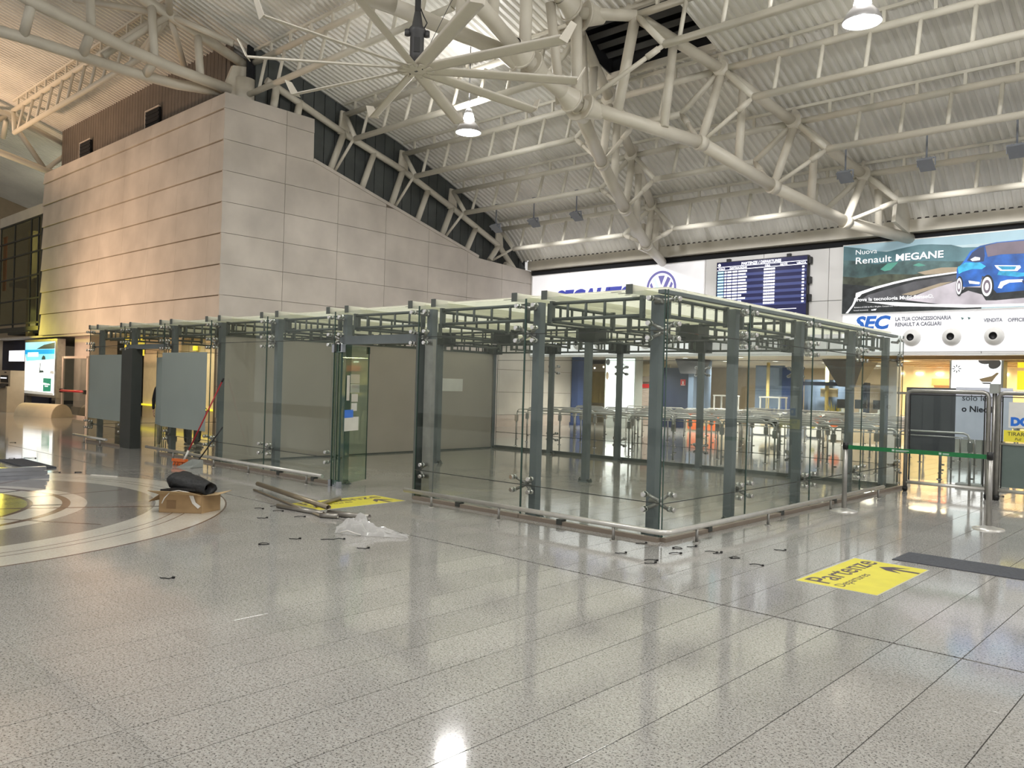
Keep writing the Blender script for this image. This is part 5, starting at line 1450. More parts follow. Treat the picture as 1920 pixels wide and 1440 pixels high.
for cx, cz, rx, rz in ((-5.27, 4.55, 0.15, 0.31), (-5.93, 4.60, 0.085, 0.27)):
    oval(cx, cz, rx, rz, 'print_dark', 'car_tyre'); oval(cx - 0.01, cz, rx * 0.8, rz * 0.82, 'print_white', 'car_wheel')
    oval(cx - 0.01, cz, rx * 0.55, rz * 0.58, 'car_glass', 'car_wheel'); oval(cx - 0.01, cz, rx * 0.3, rz * 0.32, 'print_white', 'car_wheel')
yt_ = WY - 0.1005 - 0.0011 * (lay[0] + 2)
def btext(s, size, x, z, x1=None, m='print_white', y=None, **k):
    me = text_mesh(s, size, m=m, extrude=0.001, **k)
    if x1 is not None:
        w = max(v.co.x for v in me.vertices)
        for v in me.vertices: v.co.x *= (x1 - x) / w
    return piece('lettering', me, bb, (x, yt_ if y is None else y, z), FACE_S)
btext('Nuova', 0.20, -8.69, 5.68, -8.08)
btext('Renault', 0.27, -8.69, 5.41, -7.68, offset=0.002)
btext('MEGANE', 0.27, -7.58, 5.41, -6.34, offset=0.006)
btext('Prova la tecnologia Multi-Sense®.', 0.14, -8.69, 4.32, -6.56, offset=0.003)
btext('Emissioni di CO2 da 95 a 134 g/km. Consumi ciclo misto da 3,7 a 6,0 l/100 km.', 0.055, -8.68, 4.13, -6.99)
btext('Renault raccomanda', 0.045, -8.69, 4.045, -8.28); btext('elf', 0.06, -8.2, 4.04, -8.05, offset=0.003)
ss = part('strip_face', MB().box((-9.04, WY - 0.03, 2.86), (XE2, WY, 3.955)), 'backlit_white', bb)
yS = WY - 0.036
btext('SEC', 0.50, -8.70, 3.53, -7.69, 'sign_blue2', yS, shear=0.22, offset=0.022)
btext('LA TUA CONCESSIONARIA', 0.145, -7.57, 3.73, -6.13, 'sign_faint', yS, offset=0.005); btext('RENAULT A CAGLIARI', 0.145, -7.57, 3.575, -6.38, 'sign_faint', yS, offset=0.005)
btext('VENDITA', 0.13, -5.35, 3.63, -4.92, 'sign_faint', yS, offset=0.005); btext('OFFICINA', 0.13, -4.80, 3.62, -4.28, 'sign_faint', yS, offset=0.005); btext('RENAULT', 0.08, -6.0, 3.52, -5.6, 'backlit_white', yS)
for x in (-5.90, -5.74):
    part('small_mark', MB().prism([(x, WY - 0.03, 3.78), (x + 0.08, WY - 0.03, 3.75), (x + 0.03, WY - 0.03, 3.70)], (0, -0.006, 0)), 'print_hill', bb)

# air nozzles in a row along the wall
def nozzle():
    t = thing('air_nozzle', 'x', 'air nozzle', (0, 0, 0), 'round air nozzles along the end wall')
    a = part('dish', MB().lathe((0, 0, 0), [(0.24, 0.0), (0.235, 0.03), (0.19, 0.10), (0.115, 0.17), (0.10, 0.17), (0.10, 0.12)], 28), 'white_paint', t)
    b = part('throat', MB().lathe((0, 0, 0), [(0.10, 0.125), (0.09, 0.06), (0.0, 0.05)], 20), 'black', t)
    return t
nz = nozzle()
xsn = [-18.87 + 1.0 * k for k in range(5)] + [-13.5, -12.5, -11.5, -7.12, -6.11, -5.10, -4.1]
for i, x in enumerate(xsn):
    o = nz if i == 0 else copy_tree(nz)
    o.location = (x, WY - 0.03, 3.25); o.rotation_euler = (PI / 2, 0, 0)
    if x > -8: o['label'] = 'round white air nozzle under the billboard, %s from left' % ORD[i - 8]
    else: o['label'] = 'round white air nozzle seen through the pavilion lattice, %s from left' % ORD[i]

# ------------------------------------------------------------------ queue rails
foot_me = mesh('floor_plate', MB().lathe((0, 0, 0), [(0.0, 0.012), (0.05, 0.010), (0.055, 0.0)], 12), 'inox_dark')
def rail_mb(w):
    r = 0.09; z = 0.98
    pts = [(0.018, 0, 0.80), (0.018, 0, z - r), (0.018 + r * 0.3, 0, z - r * 0.3), (0.018 + r, 0, z), (w - 0.018 - r, 0, z), (w - 0.018 - r * 0.3, 0, z - r * 0.3), (w - 0.018, 0, z - r), (w - 0.018, 0, 0.80)]
    return MB().path(pts, 0.019, 8)
rail_me = mesh('top_rail', rail_mb(1.2), 'inox')
mid_me = mesh('second_rail', MB().tube((0.03, 0, 0.90), (1.17, 0, 0.90), 0.012, 6), 'inox')
post_q = mesh('rail_post', MB().tube((0, 0, 0.0), (0, 0, 0.84), 0.021, 8), 'inox_dark')
box_me = mesh('joint_clamp', MB().box((-0.045, -0.028, 0.66), (0.045, 0.028, 0.82)), 'inox_dark')
lug_me = mesh('strap_lug', MB().box((0.02, -0.02, 0.17), (0.07, 0.02, 0.20)), 'inox_dark')
rowY = [16.0, 17.4, 18.8, 20.2, 21.6, 23.0, 24.6, 26.0]
for r, y in enumerate(rowY):
    x0 = -14.5 + (0.35 * r if r % 2 else 0) - 1.2 * (0 if r < 1 else 1 if r < 3 else 2)
    n = 9 if r < 4 else 10
    if r > 5: n = 8
    t = thing('queue_rail', '%s row of steel queue rails behind the pavilion, counted from the front' % ORD[r], 'queue rail', (x0 + n * 0.6, y, 0), 'rows of steel queue rails behind the pavilion')
    for k in range(n + 1):
        if k < n:
            h = piece('top_rail', rail_me, t, (x0 + 1.2 * k, y, 0))
            w = bpy.data.objects.new('second_rail', mid_me); w.parent = h; col.objects.link(w)
        p = piece('rail_post', post_q, t, (x0 + 1.2 * k, y, 0))
        for nm, me in (('floor_plate', foot_me), ('joint_clamp', box_me), ('strap_lug', lug_me)):
            f = bpy.data.objects.new(nm, me); f.parent = p; col.objects.link(f)

# ------------------------------------------------------------------ the hall behind the end wall
def pillar_box(label, x0, x1, y0, extra):
    t = thing('lightbox_pillar', label, 'light box', ((x0 + x1) / 2, y0 + 0.2, 0), 'white lightbox pillars behind the end wall')
    part('carcass', MB().box((x0 - 0.06, y0 + 0.01, 0), (x1 + 0.06, y0 + 0.5, 2.87)), 'grey_plastic', t)
    part('lit_face', MB().box((x0, y0 - 0.02, 0.65), (x1, y0 + 0.01, 2.80)), 'bright_white', t)
    cx, cz = x0 + 0.14 + extra, 2.48
    mb = MB()
    for k in range(8):
        a = 2 * PI * k / 8
        mb.prism([(cx + 0.03 * math.cos(a), y0 - 0.021, cz + 0.03 * math.sin(a)), (cx + 0.09 * math.cos(a + 0.2), y0 - 0.021, cz + 0.09 * math.sin(a + 0.2)), (cx + 0.15 * math.cos(a), y0 - 0.021, cz + 0.15 * math.sin(a)), (cx + 0.09 * math.cos(a - 0.12), y0 - 0.021, cz + 0.09 * math.sin(a - 0.12))], (0, -0.004, 0))
    part('rosette', mb, 'ink', t)
    return t
def stone_blob(t, pts, y, m='flood_grey', nm='printed_stone'):
    part(nm, MB().prism([(x, y, z) for x, z in pts], (0, -0.004, 0)), m, t)
def ell(cx, cz, rx, rz, n=18, tilt=0.0):
    return [(cx + rx * math.cos(a) * math.cos(tilt) - rz * math.sin(a) * math.sin(tilt), cz + rx * math.cos(a) * math.sin(tilt) + rz * math.sin(a) * math.cos(tilt)) for a in [2 * PI * k / n for k in range(n)]]
t = pillar_box('white lightbox pillar with black rosette seen through the pavilion back glass', -19.60, -18.22, 27.0, 0.72)
stone_blob(t, ell(-19.5, 2.66, 0.10, 0.13), 26.978); stone_blob(t, ell(-19.52, 2.1, 0.07, 0.16), 26.978, 'tan')
t = pillar_box('white lightbox pillar with dark stones and a bowl, above the glass barriers', -6.80, -5.50, 27.0, 0.0)
stone_blob(t, ell(-5.90, 2.72, 0.19, 0.10), 26.978); stone_blob(t, ell(-5.66, 2.62, 0.17, 0.13, tilt=0.5), 26.972)
part('printed_bowl', MB().prism([(-6.06, 26.978, 2.18), (-5.98, 26.978, 2.10), (-5.72, 26.978, 2.10), (-5.62, 26.978, 2.26), (-5.54, 26.978, 2.36), (-5.60, 26.978, 2.38), (-5.72, 26.978, 2.28)], (0, -0.004, 0)), 'cream', t)
part('printed_bowl_foot', MB().prism([(-6.0, 26.978, 2.08), (-5.72, 26.978, 2.08), (-5.76, 26.978, 2.04), (-5.94, 26.978, 2.04)], (0, -0.004, 0)), 'flood_grey', t)

solo('blue_column', MB().box((-21.3, 26.9, 0), (-20.95, 27.6, 2.87)).box((-21.34, 26.86, 0), (-20.91, 27.64, 0.12)), 'blue', 'narrow blue column at the end of the stone flank, behind the pavilion', 'column')
t = thing('shop_alcove', 'cream and gold shop front behind the blue column, with glass canopy', 'shop front', (-22, 30.2, 0))
part('back_panel', MB().box((-23.9, 31.0, 0), (-19.3, 31.1, 2.87)), 'cream', t)
part('canopy', MB().box((-23.6, 29.8, 2.35), (-21.2, 31.0, 2.68)), 'tan', t)
for k in range(4): part('canopy_lamp', MB().box((-23.3 + 0.5 * k, 29.78, 2.47 + 0.05 * (k % 2)), (-23.25 + 0.5 * k, 29.80, 2.53 + 0.05 * (k % 2))), 'downlight', t)
mb = MB()
mb.add([(-23.2 + 0.12 * i, 30.6 + 0.05 * math.sin(i * 1.9), z) for z in (0.9, 2.35) for i in range(11)], [(i, i + 1, 12 + i, 11 + i) for i in range(10)], True)
part('gold_curtain', mb, 'gold', t)
part('side_post', MB().box((-21.95, 30.3, 0), (-21.85, 30.5, 2.35)), 'grey_plastic', t)
part('pale_panel', MB().box((-21.6, 30.7, 0.5), (-20.9, 30.8, 2.3)), 'white_paint', t)
t = thing('roller_shutter', 'pinkish roller shutter with two red signs behind the near pavilion corner', 'shutter', (-19.4, 30.5, 0))
for k in range(20): part('shutter_slat', MB().box((-20.25, 30.45, 0.02 + k * 0.095), (-18.7, 30.48, 0.105 + k * 0.095)), 'shutter', t)
part('shutter_case', MB().box((-20.25, 30.30, 1.93), (-18.7, 30.52, 2.16)), 'brown_strip', t)
part('upper_panel', MB().box((-20.25, 30.4, 2.18), (-18.7, 30.5, 2.70)), 'cream', t)
for x in (-20.15, -19.42): part('red_sign', MB().box((x, 30.43, 1.66), (x + 0.52, 30.45, 1.83)), 'red_sign', t)
t = thing('navy_wall', 'dark navy wall panel with a small red fire extinguisher sign', 'wall panel', (-18.2, 30.2, 0))
part('panel', MB().box((-18.95, 30.2, 0), (-17.55, 30.3, 2.55)), 'navy', t)
part('extinguisher_sign', MB().box((-18.02, 30.18, 1.80), (-17.78, 30.20, 2.06)), 'red_sign', t)
part('sign_icon', MB().box((-17.93, 30.172, 1.86), (-17.87, 30.18, 1.98)).box((-17.98, 30.172, 1.81), (-17.82, 30.18, 1.835)), 'white_paint', t)
solo('round_pillar', MB().lathe((-17.2, 30.6, 0), [(0.34, 0), (0.34, 2.4), (0.36, 2.87), (0.0, 2.87)], 24), 'slate_blue', 'round pale blue pillar beside the navy wall panel', 'column')
def funnel(label, cx, y, w0, w1, zt, zb):
    t = thing('funnel_sign', label, 'hanging sign', (cx, y, zb))
    part('funnel', MB().add([(cx - w0, y - w0, zt), (cx + w0, y - w0, zt), (cx + w0, y + w0, zt), (cx - w0, y + w0, zt), (cx - w1, y - w1, zb), (cx + w1, y - w1, zb), (cx + w1, y + w1, zb), (cx - w1, y + w1, zb)], [(0, 1, 2, 3), (7, 6, 5, 4), (0, 4, 5, 1), (1, 5, 6, 2), (2, 6, 7, 3), (3, 7, 4, 0)]), 'funnel', t)
    part('stem', MB().box((cx - 0.12, y - 0.12, 0), (cx + 0.12, y + 0.12, zb)), 'slate_blue', t)
    return t
funnel('dark funnel topped column left of the pair, by the round pillar', -17.0, 29.4, 0.52, 0.36, 2.87, 2.28)
funnel('dark funnel topped column right of the pair, before the tan wall', -10.9, 30.0, 0.75, 0.30, 2.87, 1.9)
for x, y, w in ((-15.2, 32.5, 'left of the first white table'), (-12.9, 33.0, 'behind the blue screens')):
    solo('yellow_pole', MB().tube((x, y, 0), (x, y, 2.87), 0.07, 10).tube((x, y, 0), (x, y, 0.04), 0.12, 12), 'gold', 'thin yellow green pole in the far hall, ' + w, 'pole', 'yellow poles in the far hall')
# screens and counters of the fast food row
t = thing('blue_screen_wall', 'tall blue panels behind the counters in the far hall', 'wall panel', (-13.9, 33, 0))
part('panel', MB().box((-16.2, 33.4, 0), (-14.9, 33.5, 2.78)), 'slate_blue', t)
part('panel', MB().box((-14.9, 33.2, 0), (-14.0, 33.3, 2.70)), 'blue', t)
part('panel', MB().box((-14.0, 33.4, 0), (-12.2, 33.5, 2.2)), 'slate_blue', t)
part('bar_top', MB().box((-14.2, 32.6, 1.95), (-11.2, 33.0, 2.10)), 'navy', t)
part('bar_side', MB().box((-14.2, 32.6, 0), (-14.0, 33.0, 1.95)), 'navy', t)
part('bar_side', MB().box((-11.4, 32.6, 0), (-11.2, 33.0, 1.95)), 'navy', t)
part('menu_light', MB().box((-13.2, 33.1, 1.5), (-12.5, 33.15, 1.85)), 'cream', t)
for nm, x, y, w in (('first', -16.1, 30.6, 'by the round pillar'), ('second', -13.75, 29.9, 'before the blue panels')):
    t = thing('white_table', 'small white high table %s in the far hall' % w, 'table', (x, y, 0), 'white tables in the far hall')
    part('top', MB().box((x - 0.42, y - 0.35, 1.40), (x + 0.42, y + 0.35, 1.45)), 'white_paint', t)
    for sx in (-0.38, 0.38):
        for sy in (-0.3, 0.3): part('leg', MB().box((x + sx - 0.025, y + sy - 0.025, 0), (x + sx + 0.025, y + sy + 0.025, 1.40)), 'white_paint', t)
def counter(label, x0, x1, y, zh, front, fm, food):
    t = thing('counter', label, 'counter', ((x0 + x1) / 2, y, 0), 'service counters in the far hall')
    part('body', MB().box((x0, y + 0.02, 0.0), (x1, y + 0.7, zh)), front, t)
    part('top', MB().box((x0 - 0.05, y - 0.05, zh), (x1 + 0.05, y + 0.75, zh + 0.05)), 'inox_dark', t)
    for (a, b, z0, z1, pic) in food:
        c = 0.06
        fp = part('picture_board', MB().prism([(a, y, z1), (a, y, z0 + c), (a + c, y, z0), (b - c, y, z0), (b, y, z0 + c), (b, y, z1)], (0, -0.02, 0)), fm, t)
        cx, cz = (a + b) / 2, (z0 + z1) / 2
        for (dx, dz, rx, rz, m) in pic:
            part('food_print', MB().prism([(px, y - 0.021, pz) for px, pz in ell(cx + dx, cz + dz, rx, rz, 14)], (0, -0.004, 0)), m, fp)
    return t
counter('counter with white food picture board seen between the pavilion posts', -14.3, -11.1, 28.8, 0.95, 'flood_grey', 'white_paint', [(-14.02, -12.69, 0.04, 0.92, [(0, 0.05, 0.42, 0.26, 'cream'), (-0.2, 0.12, 0.2, 0.14, 'gold'), (0.22, -0.02, 0.18, 0.14, 'granite_green'), (0.05, 0.0, 0.12, 0.1, 'tan')]), (-11.95, -11.2, 0.06, 0.92, [(0.1, 0.2, 0.2, 0.14, 'orange_red'), (-0.15, -0.05, 0.1, 0.1, 'granite_green')])])
counter('counter with red and white burger picture board further right', -10.95, -8.6, 27.9, 0.95, 'tan', 'white_paint', [(-10.85, -10.1, 0.05, 0.92, [(-0.12, 0.16, 0.2, 0.18, 'orange_red'), (0.22, 0.14, 0.12, 0.16, 'card_in')])])
counter('orange fronted counter beside the white lightbox pillar', -20.6, -19.3, 28.5, 0.80, 'orange_red', 'orange_red', [(-20.5, -19.35, 0.08, 0.72, [])])
counter('low orange and pink counter behind the round pillar column', -16.8, -15.2, 28.6, 0.78, 'tan', 'orange_red', [(-16.7, -15.35, 0.06, 0.7, [(0.1, 0.0, 0.2, 0.16, 'card_in')])])
# till screens and a plant on the counters
for i, (x, z) in enumerate(((-10.5, 1.0), (-9.9, 1.0), (-9.3, 1.0), (-8.9, 1.0))):
    t = thing('till_screen', 'dark till screen on the right far counter, %s from left' % ORD[i], 'screen', (x, 28.3, z), 'till screens on the right counter')
    part('screen', MB().box((x - 0.2, 28.3, z + 0.14), (x + 0.2, 28.34, z + 0.45)), 'black', t)
    part('stand', MB().box((x - 0.04, 28.3, z + 0.02), (x + 0.04, 28.4, z + 0.14)).box((x - 0.12, 28.25, z), (x + 0.12, 28.45, z + 0.02)), 'grey_plastic', t)
t = thing('potted_plant', 'dark leafy potted plant before the tan wall in the far hall', 'plant', (-11.9, 31.2, 0))
part('pot', MB().lathe((-11.9, 31.2, 0), [(0.0, 0.0), (0.16, 0.0), (0.22, 0.4), (0.0, 0.38)], 16), 'flood_grey', t)
random.seed(2); mb = MB()
for k in range(26):
    a = random.uniform(0, 6.28); r = random.uniform(0.15, 0.5); z = random.uniform(0.7, 1.5)
    p = Vector((-11.9, 31.2, 0.4)); q = Vector((-11.9 + r * math.cos(a), 31.2 + r * math.sin(a), z)); s = Vector((-math.sin(a), math.cos(a), 0)) * 0.05
    mb.add([p, (p + q) / 2 + s, q, (p + q) / 2 - s], [(0, 1, 2, 3)])
part('leaves', mb, 'granite_green', t)
solo('tan_wall', MB().box((-12.2, 34.6, 0), (-8.3, 34.8, 2.0)).box((-12.2, 34.5, 1.98), (-8.3, 34.9, 2.06)), 'tan', 'tan wall behind the right counter in the far hall', 'wall panel')
# downlights
dl = mesh('lens', MB().lathe((0, 0, 0), [(0.0, -0.012), (0.10, -0.012), (0.105, 0.0)], 18), 'downlight')
dr = mesh('ring', MB().ring((0, 0), 0.105, 0.14, -0.015, 0.0, 20), 'white_paint')
for i, (x, y) in enumerate(sorted(DOWNLIGHTS, key=lambda p: p[0] / (p[1]))):
    t = thing('downlight', '%s from left of the round downlights in the low ceiling behind the pavilion' % (ORD + ['thirteenth', 'fourteenth', 'fifteenth'])[i], 'downlight', (x, y, 2.88), 'downlights in the low far ceiling')
    piece('lens', dl, t, (x, y, 2.878)); piece('ring', dr, t, (x, y, 2.880))
# warm lit shop at right
t = thing('warm_shop', 'warm gold lit shop interior above the glass barriers at right', 'shop front', (-5, 34, 0))
part('back_wall', MB().box((-10.6, 33.0, 0), (3.0, 33.2, 2.87)), 'warm_wall', t)
for k in range(5): part('ceiling_slat', MB().box((-9.2, 25.6 + 1.5 * k, 2.70), (3.0, 26.15 + 1.5 * k, 2.86)), 'warm_wood', t)
part('yellow_panel', MB().box((-5.2, 27.6, 1.9), (-3.0, 27.7, 2.45)), 'yellow_lit', t)
part('yellow_panel', MB().box((-5.2, 27.6, 2.55), (-3.0, 27.7, 2.80)), 'yellow_lit', t)
part('yellow_post', MB().box((-4.95, 27.5, 0), (-4.85, 27.6, 2.87)), 'gold', t)
part('shop_column', MB().box((-8.45, 26.0, 0), (-8.05, 26.4, 2.87)), 'white_paint', t)
part('red_box', MB().box((-8.9, 32.7, 2.05), (-8.3, 32.98, 2.30)), 'orange_red', t)
wl = mesh('wall_lamp', MB().box((-0.12, -0.05, 0), (0.12, 0.0, 0.06)), 'downlight')
for k in range(8): piece('wall_lamp', wl, t, (-10.1 + k * 0.7, 32.98, 2.45))
# ------------------------------------------------------------------ left end: curtain wall, light boxes, doors
LY = 11.1
cw = thing('curtain_wall', 'dark glass curtain wall with thin mullions left of the stone block', 'curtain wall', (-39, LY, 3.3))
cw['kind'] = 'structure'
zr = [3.6, 4.6, 5.55, 6.5, 7.15, 7.9]
xc = [-36.02, -36.4, -37.3, -39.4, -41.3]
for z in zr: part('transom', MB().box((-41.4, LY - 0.03, z - 0.03), (-36.0, LY + 0.03, z + 0.03)), 'lattice_dark', cw)
for x in xc: part('mullion', MB().box((x - 0.03, LY - 0.03, 3.4), (x + 0.03, LY + 0.03, 7.95)), 'lattice_dark', cw)
for a, b in zip(xc, xc[1:]):
    for z0, z1 in zip(zr, zr[1:]):
        part('glass_pane', MB().box((b + 0.03, LY - 0.006, z0 + 0.03), (a - 0.03, LY + 0.006, z1 - 0.03)), 'pane_dark', cw)
part('top_fascia', MB().box((-41.4, LY - 0.05, 7.93), (-36.0, LY + 0.2, 8.35)), 'steel_white', cw)
part('bottom_fascia', MB().box((-46, LY - 0.06, 3.28), (-36.0, LY + 0.2, 3.45)), 'lattice_dark', cw)
# rooms seen through it
t = thing('stair_core', 'dim stair and columns seen through the dark curtain wall', 'stair', (-39, 13, 3.3))
part('back_wall', MB().box((-44, 15.5, 0.0), (-36.0, 15.7, 7.95)), 'brown_clad', t)
part('landing', MB().box((-44, 12.2, 5.6), (-36.1, 15.5, 5.8)), 'cladding', t)
part('landing', MB().box((-44, 12.2, 3.3), (-36.1, 15.5, 3.5)), 'cladding', t)
part('stair_flight', MB().prism([(-42.0, 12.6, 3.5), (-38.0, 12.6, 5.6), (-38.0, 12.6, 5.9), (-42.0, 12.6, 3.8)], (0, 1.6, 0)), 'slate_blue', t)
part('screen', MB().box((-39.2, 12.4, 5.85), (-37.4, 12.5, 6.9)), 'slate_blue', t)
for x in (-40.6, -38.9): part('column', MB().box((x - 0.15, 12.0, 0), (x + 0.15, 12.3, 7.9)), 'gold', t)
solo('orange_banner', MB().box((-41.9, LY - 0.3, 5.2), (-41.5, LY - 0.26, 7.6)).box((-41.95, LY - 0.31, 7.58), (-41.45, LY - 0.25, 7.63)), 'orange_red', 'orange banner at the left edge beside the dark curtain wall', 'banner')

struct('trim_5', MB().box((-46, 11.2, 2.98), (-21.45, 16.0, 3.06)), 'soffit')
# poster light box
lb = thing('poster_lightbox', 'tall lit beach poster light box at the left', 'light box', (-35.4, 11.0, 0))
x0, x1, z0, z1 = -37.15, -33.75, 0.72, 2.78
part('carcass', MB().box((x0 - 0.10, 10.96, z0 - 0.10), (x1 + 0.22, 11.25, z1 + 0.10)), 'inox_dark', lb)
yb = 10.955
def fl2(pts, m, nm='poster_print', d=0.003, lvl=0):
    part(nm, MB().prism([(x, yb - 0.003 * lvl, z) for x, z in pts], (0, -d, 0)), m, lb)
def lm(n, c, e=1.0): M[n] = mat(n, c, 0.4, noise=(3, 0.1), emit=e, emit_col=c); return n
lm('poster_sky', (0.30, 0.72, 0.95)); lm('poster_sea', (0.01, 0.35, 0.72)); lm('poster_shallow', (0.25, 0.75, 0.88)); lm('poster_sand', (0.95, 0.95, 0.92), 1.5); lm('poster_rock', (0.06, 0.10, 0.10), 0.5); lm('poster_green', (0.0, 0.22, 0.13), 0.8); lm('poster_pebble', (0.5, 0.5, 0.46), 0.7)
fl2([(x0, z0), (x1, z0), (x1, z1), (x0, z1)], 'poster_sand', 'poster_sheet')
fl2([(x0, 2.40), (x1, 2.44), (x1, z1), (x0, z1)], 'poster_sky', lvl=1)
fl2([(x0 + 1.35, 2.50), (x0 + 2.2, 2.66), (x1, 2.74), (x1, 2.50)], 'poster_rock', lvl=2)
fl2([(x0, 2.26), (x1, 2.24), (x1, 2.48), (x0, 2.48)], 'poster_sea', lvl=2)
fl2([(x0 + 0.2, 2.02), (x1, 2.10), (x1, 2.30), (x0, 2.30)], 'poster_shallow', lvl=3)
fl2([(x0 + 0.35, 2.20), (x0 + 1.6, 2.20), (x0 + 1.6, 2.37), (x0 + 0.35, 2.37)], 'poster_sand', lvl=4)
fl2([(x0 + 2.0, 2.08), (x0 + 2.45, 2.08), (x0 + 2.40, 2.20), (x0 + 2.2, 2.25), (x0 + 2.05, 2.18)], 'poster_rock', lvl=5)
fl2([(x0 + 1.75, 1.56), (x0 + 2.3, 1.58), (x0 + 2.2, 1.66), (x0 + 1.85, 1.66), (x0 + 1.9, 1.95), (x0 + 1.85, 1.96)], 'poster_rock', lvl=4)
fl2([(x0 + 2.95, 1.56), (x1, 1.52), (x1, 1.64), (x0 + 3.05, 1.66)], 'poster_pebble', lvl=4)
fl2([(x0 + 2.25, 0.84), (x1 - 0.30, 0.86), (x1 - 0.28, 1.36), (x0 + 2.25, 1.36)], 'poster_green', lvl=4)
fl2([(x0 + 2.3, 1.10), (x0 + 3.0, 1.10), (x0 + 3.0, 1.14), (x0 + 2.3, 1.18)], 'poster_sand', lvl=5)
fl2([(x0 + 2.45, 1.03), (x0 + 2.8, 1.03), (x0 + 2.8, 1.07), (x0 + 2.45, 1.07)], 'poster_sand', lvl=5)
fl2([(x0, z0), (x1, z0), (x1, z0 + 0.08), (x0, z0 + 0.12)], 'poster_pebble', lvl=6)
for x in (x0 + 0.05, x1 + 0.1): part('leg', MB().box((x - 0.05, 11.0, 0), (x + 0.05, 11.2, z0 - 0.1)), 'inox_dark', lb)
# white screen and dark shop
solo('dark_shop_wall', MB().box((-46, 11.9, 0), (-37.2, 12.0, 2.98)).box((-46, 11.85, 0), (-37.2, 11.9, 0.1)), 'navy', 'dark shop front behind the ticket machine at the left edge', 'shop front')
t = thing('wall_screen', 'glowing white wall screen at far left beside the beach poster', 'screen', (-40.5, 11.7, 2.0))
part('screen_casing', MB().box((-41.95, 11.70, 2.0), (-38.8, 11.84, 2.55)), 'black', t)
part('screen_face', MB().box((-41.9, 11.69, 2.04), (-38.85, 11.70, 2.52)), 'screen_white', t)
solo('left_post', MB().box((-42.4, 11.3, 0), (-42.15, 11.5, 3.0)).box((-42.45, 11.25, 0), (-42.1, 11.55, 0.1)), 'tan', 'tan post at the left edge beside the dark shop front', 'post')
t = thing('ticket_machine', 'beige ticket machine standing at the left edge of the picture', 'machine', (-36.0, 9.9, 0))
part('lower_body', MB().box((-36.9, 9.9, 0), (-35.6, 10.5, 1.0)), 'tan', t)
part('upper_body', MB().box((-36.9, 10.0, 1.0), (-35.6, 10.5, 1.62)), 'tan', t)
part('display', MB().box((-36.7, 9.97, 1.15), (-35.85, 10.0, 1.42)), 'black', t)
part('label_strip', MB().box((-36.7, 9.965, 1.30), (-35.95, 9.97, 1.34)), 'screen_white', t)
part('keypad_shelf', MB().prism([(-36.7, 9.9, 0.95), (-36.7, 9.72, 0.92), (-36.7, 9.72, 0.98), (-36.7, 9.98, 1.10)], (0.9, 0, 0)), 'black', t)
part('camera_slot', MB().box((-36.3, 9.985, 1.52), (-36.1, 10.0, 1.56)), 'black', t)
# half round bench
a0, a1 = Vector((-32.96, 9.75, 0)), Vector((-31.2, 10.40, 0)); d = (a1 - a0).normalized(); s = Vector((-d.y, d.x, 0))
t = thing('stone_bench', 'cream half round stone bench below the beach poster', 'bench', (a0 + a1) / 2)
mb = MB(); n = 14; vs = []
for c in (a0, a1):
    for k in range(n + 1):
        a = PI * k / n; vs.append(c + s * 0.42 * math.cos(a) + Vector((0, 0, 0.47 * math.sin(a))))
mb.add(vs, [(k, k + 1, n + 2 + k, n + 1 + k) for k in range(n)], True)
mb.add(vs[:n + 1], [tuple(range(n + 1))]); mb.add(vs[n + 1:], [tuple(reversed(range(n + 1)))])
part('bench_body', mb, 'cream', t)
part('bench_end_cap', MB().prism([v + d * 0.001 for v in vs[n + 1:]], d * 0.03), 'tan', t)
# glass exit door with red bar
t = thing('glass_exit_door', 'pinkish framed glass exit door with red push bar left of the pavilion', 'door', (-31.4, 10.9, 0))
for x in (-32.65, -30.25): part('frame_post', MB().box((x - 0.06, 10.87, 0), (x + 0.06, 10.93, 2.20)), 'shutter', t)
part('frame_head', MB().box((-32.65, 10.87, 2.12), (-30.25, 10.93, 2.20)), 'shutter', t)
part('frame_sill', MB().box((-32.65, 10.87, 0.0), (-30.25, 10.93, 0.08)), 'shutter', t)
part('glass', MB().box((-32.59, 10.895, 0.08), (-30.31, 10.905, 2.12)), 'pane_thin', t)
part('push_bar', MB().tube((-32.62, 10.82, 0.93), (-30.28, 10.82, 0.95), 0.045, 10), 'red', t)
for x in (-32.6, -30.3): part('bar_mount', MB().box((x - 0.05, 10.78, 0.86), (x + 0.05, 10.87, 1.0)), 'black', t)
# wall behind: pinkish pillars and cream shutters
t = thing('stone_pillar', 'pinkish stone pillar behind the glass exit door', 'pillar', (-33.0, 12.6, 0))
part('shaft', MB().box((-33.6, 11.6, 0), (-32.1, 12.6, 2.98)), 'shutter', t)
part('plinth', MB().box((-33.65, 11.55, 0), (-32.05, 12.65, 0.3)), 'brown_strip', t)
t = thing('cream_panel_wall', 'row of cream panels seen through the left end of the pavilion', 'wall panel', (-26, 13.5, 0))
x = -31.6
k = 0
while x < -21.9:
    part('cream_panel', MB().box((x + 0.01, 13.4, 0.5), (x + 1.18, 13.5, 2.4)), 'cream', t)
    part('upper_panel', MB().box((x + 0.01, 13.45, 2.42), (x + 1.18, 13.5, 2.97)), 'tan', t)
    x += 1.2; k += 1
part('yellow_rail', MB().box((-31.6, 13.25, 0.44), (-21.9, 13.4, 0.50)), 'yellow_lit', t)
part('base', MB().box((-31.6, 13.4, 0), (-21.9, 13.5, 0.44)), 'tan', t)
for i, (x, z) in enumerate(((-27.4, 2.50), (-26.9, 2.20), (-25.2, 2.55), (-25.2, 2.30), (-29.4, 2.25))):
    part('yellow_lamp', MB().box((x, 13.30, z), (x + 0.2, 13.38, z + 0.16)), 'yellow_lit', t)
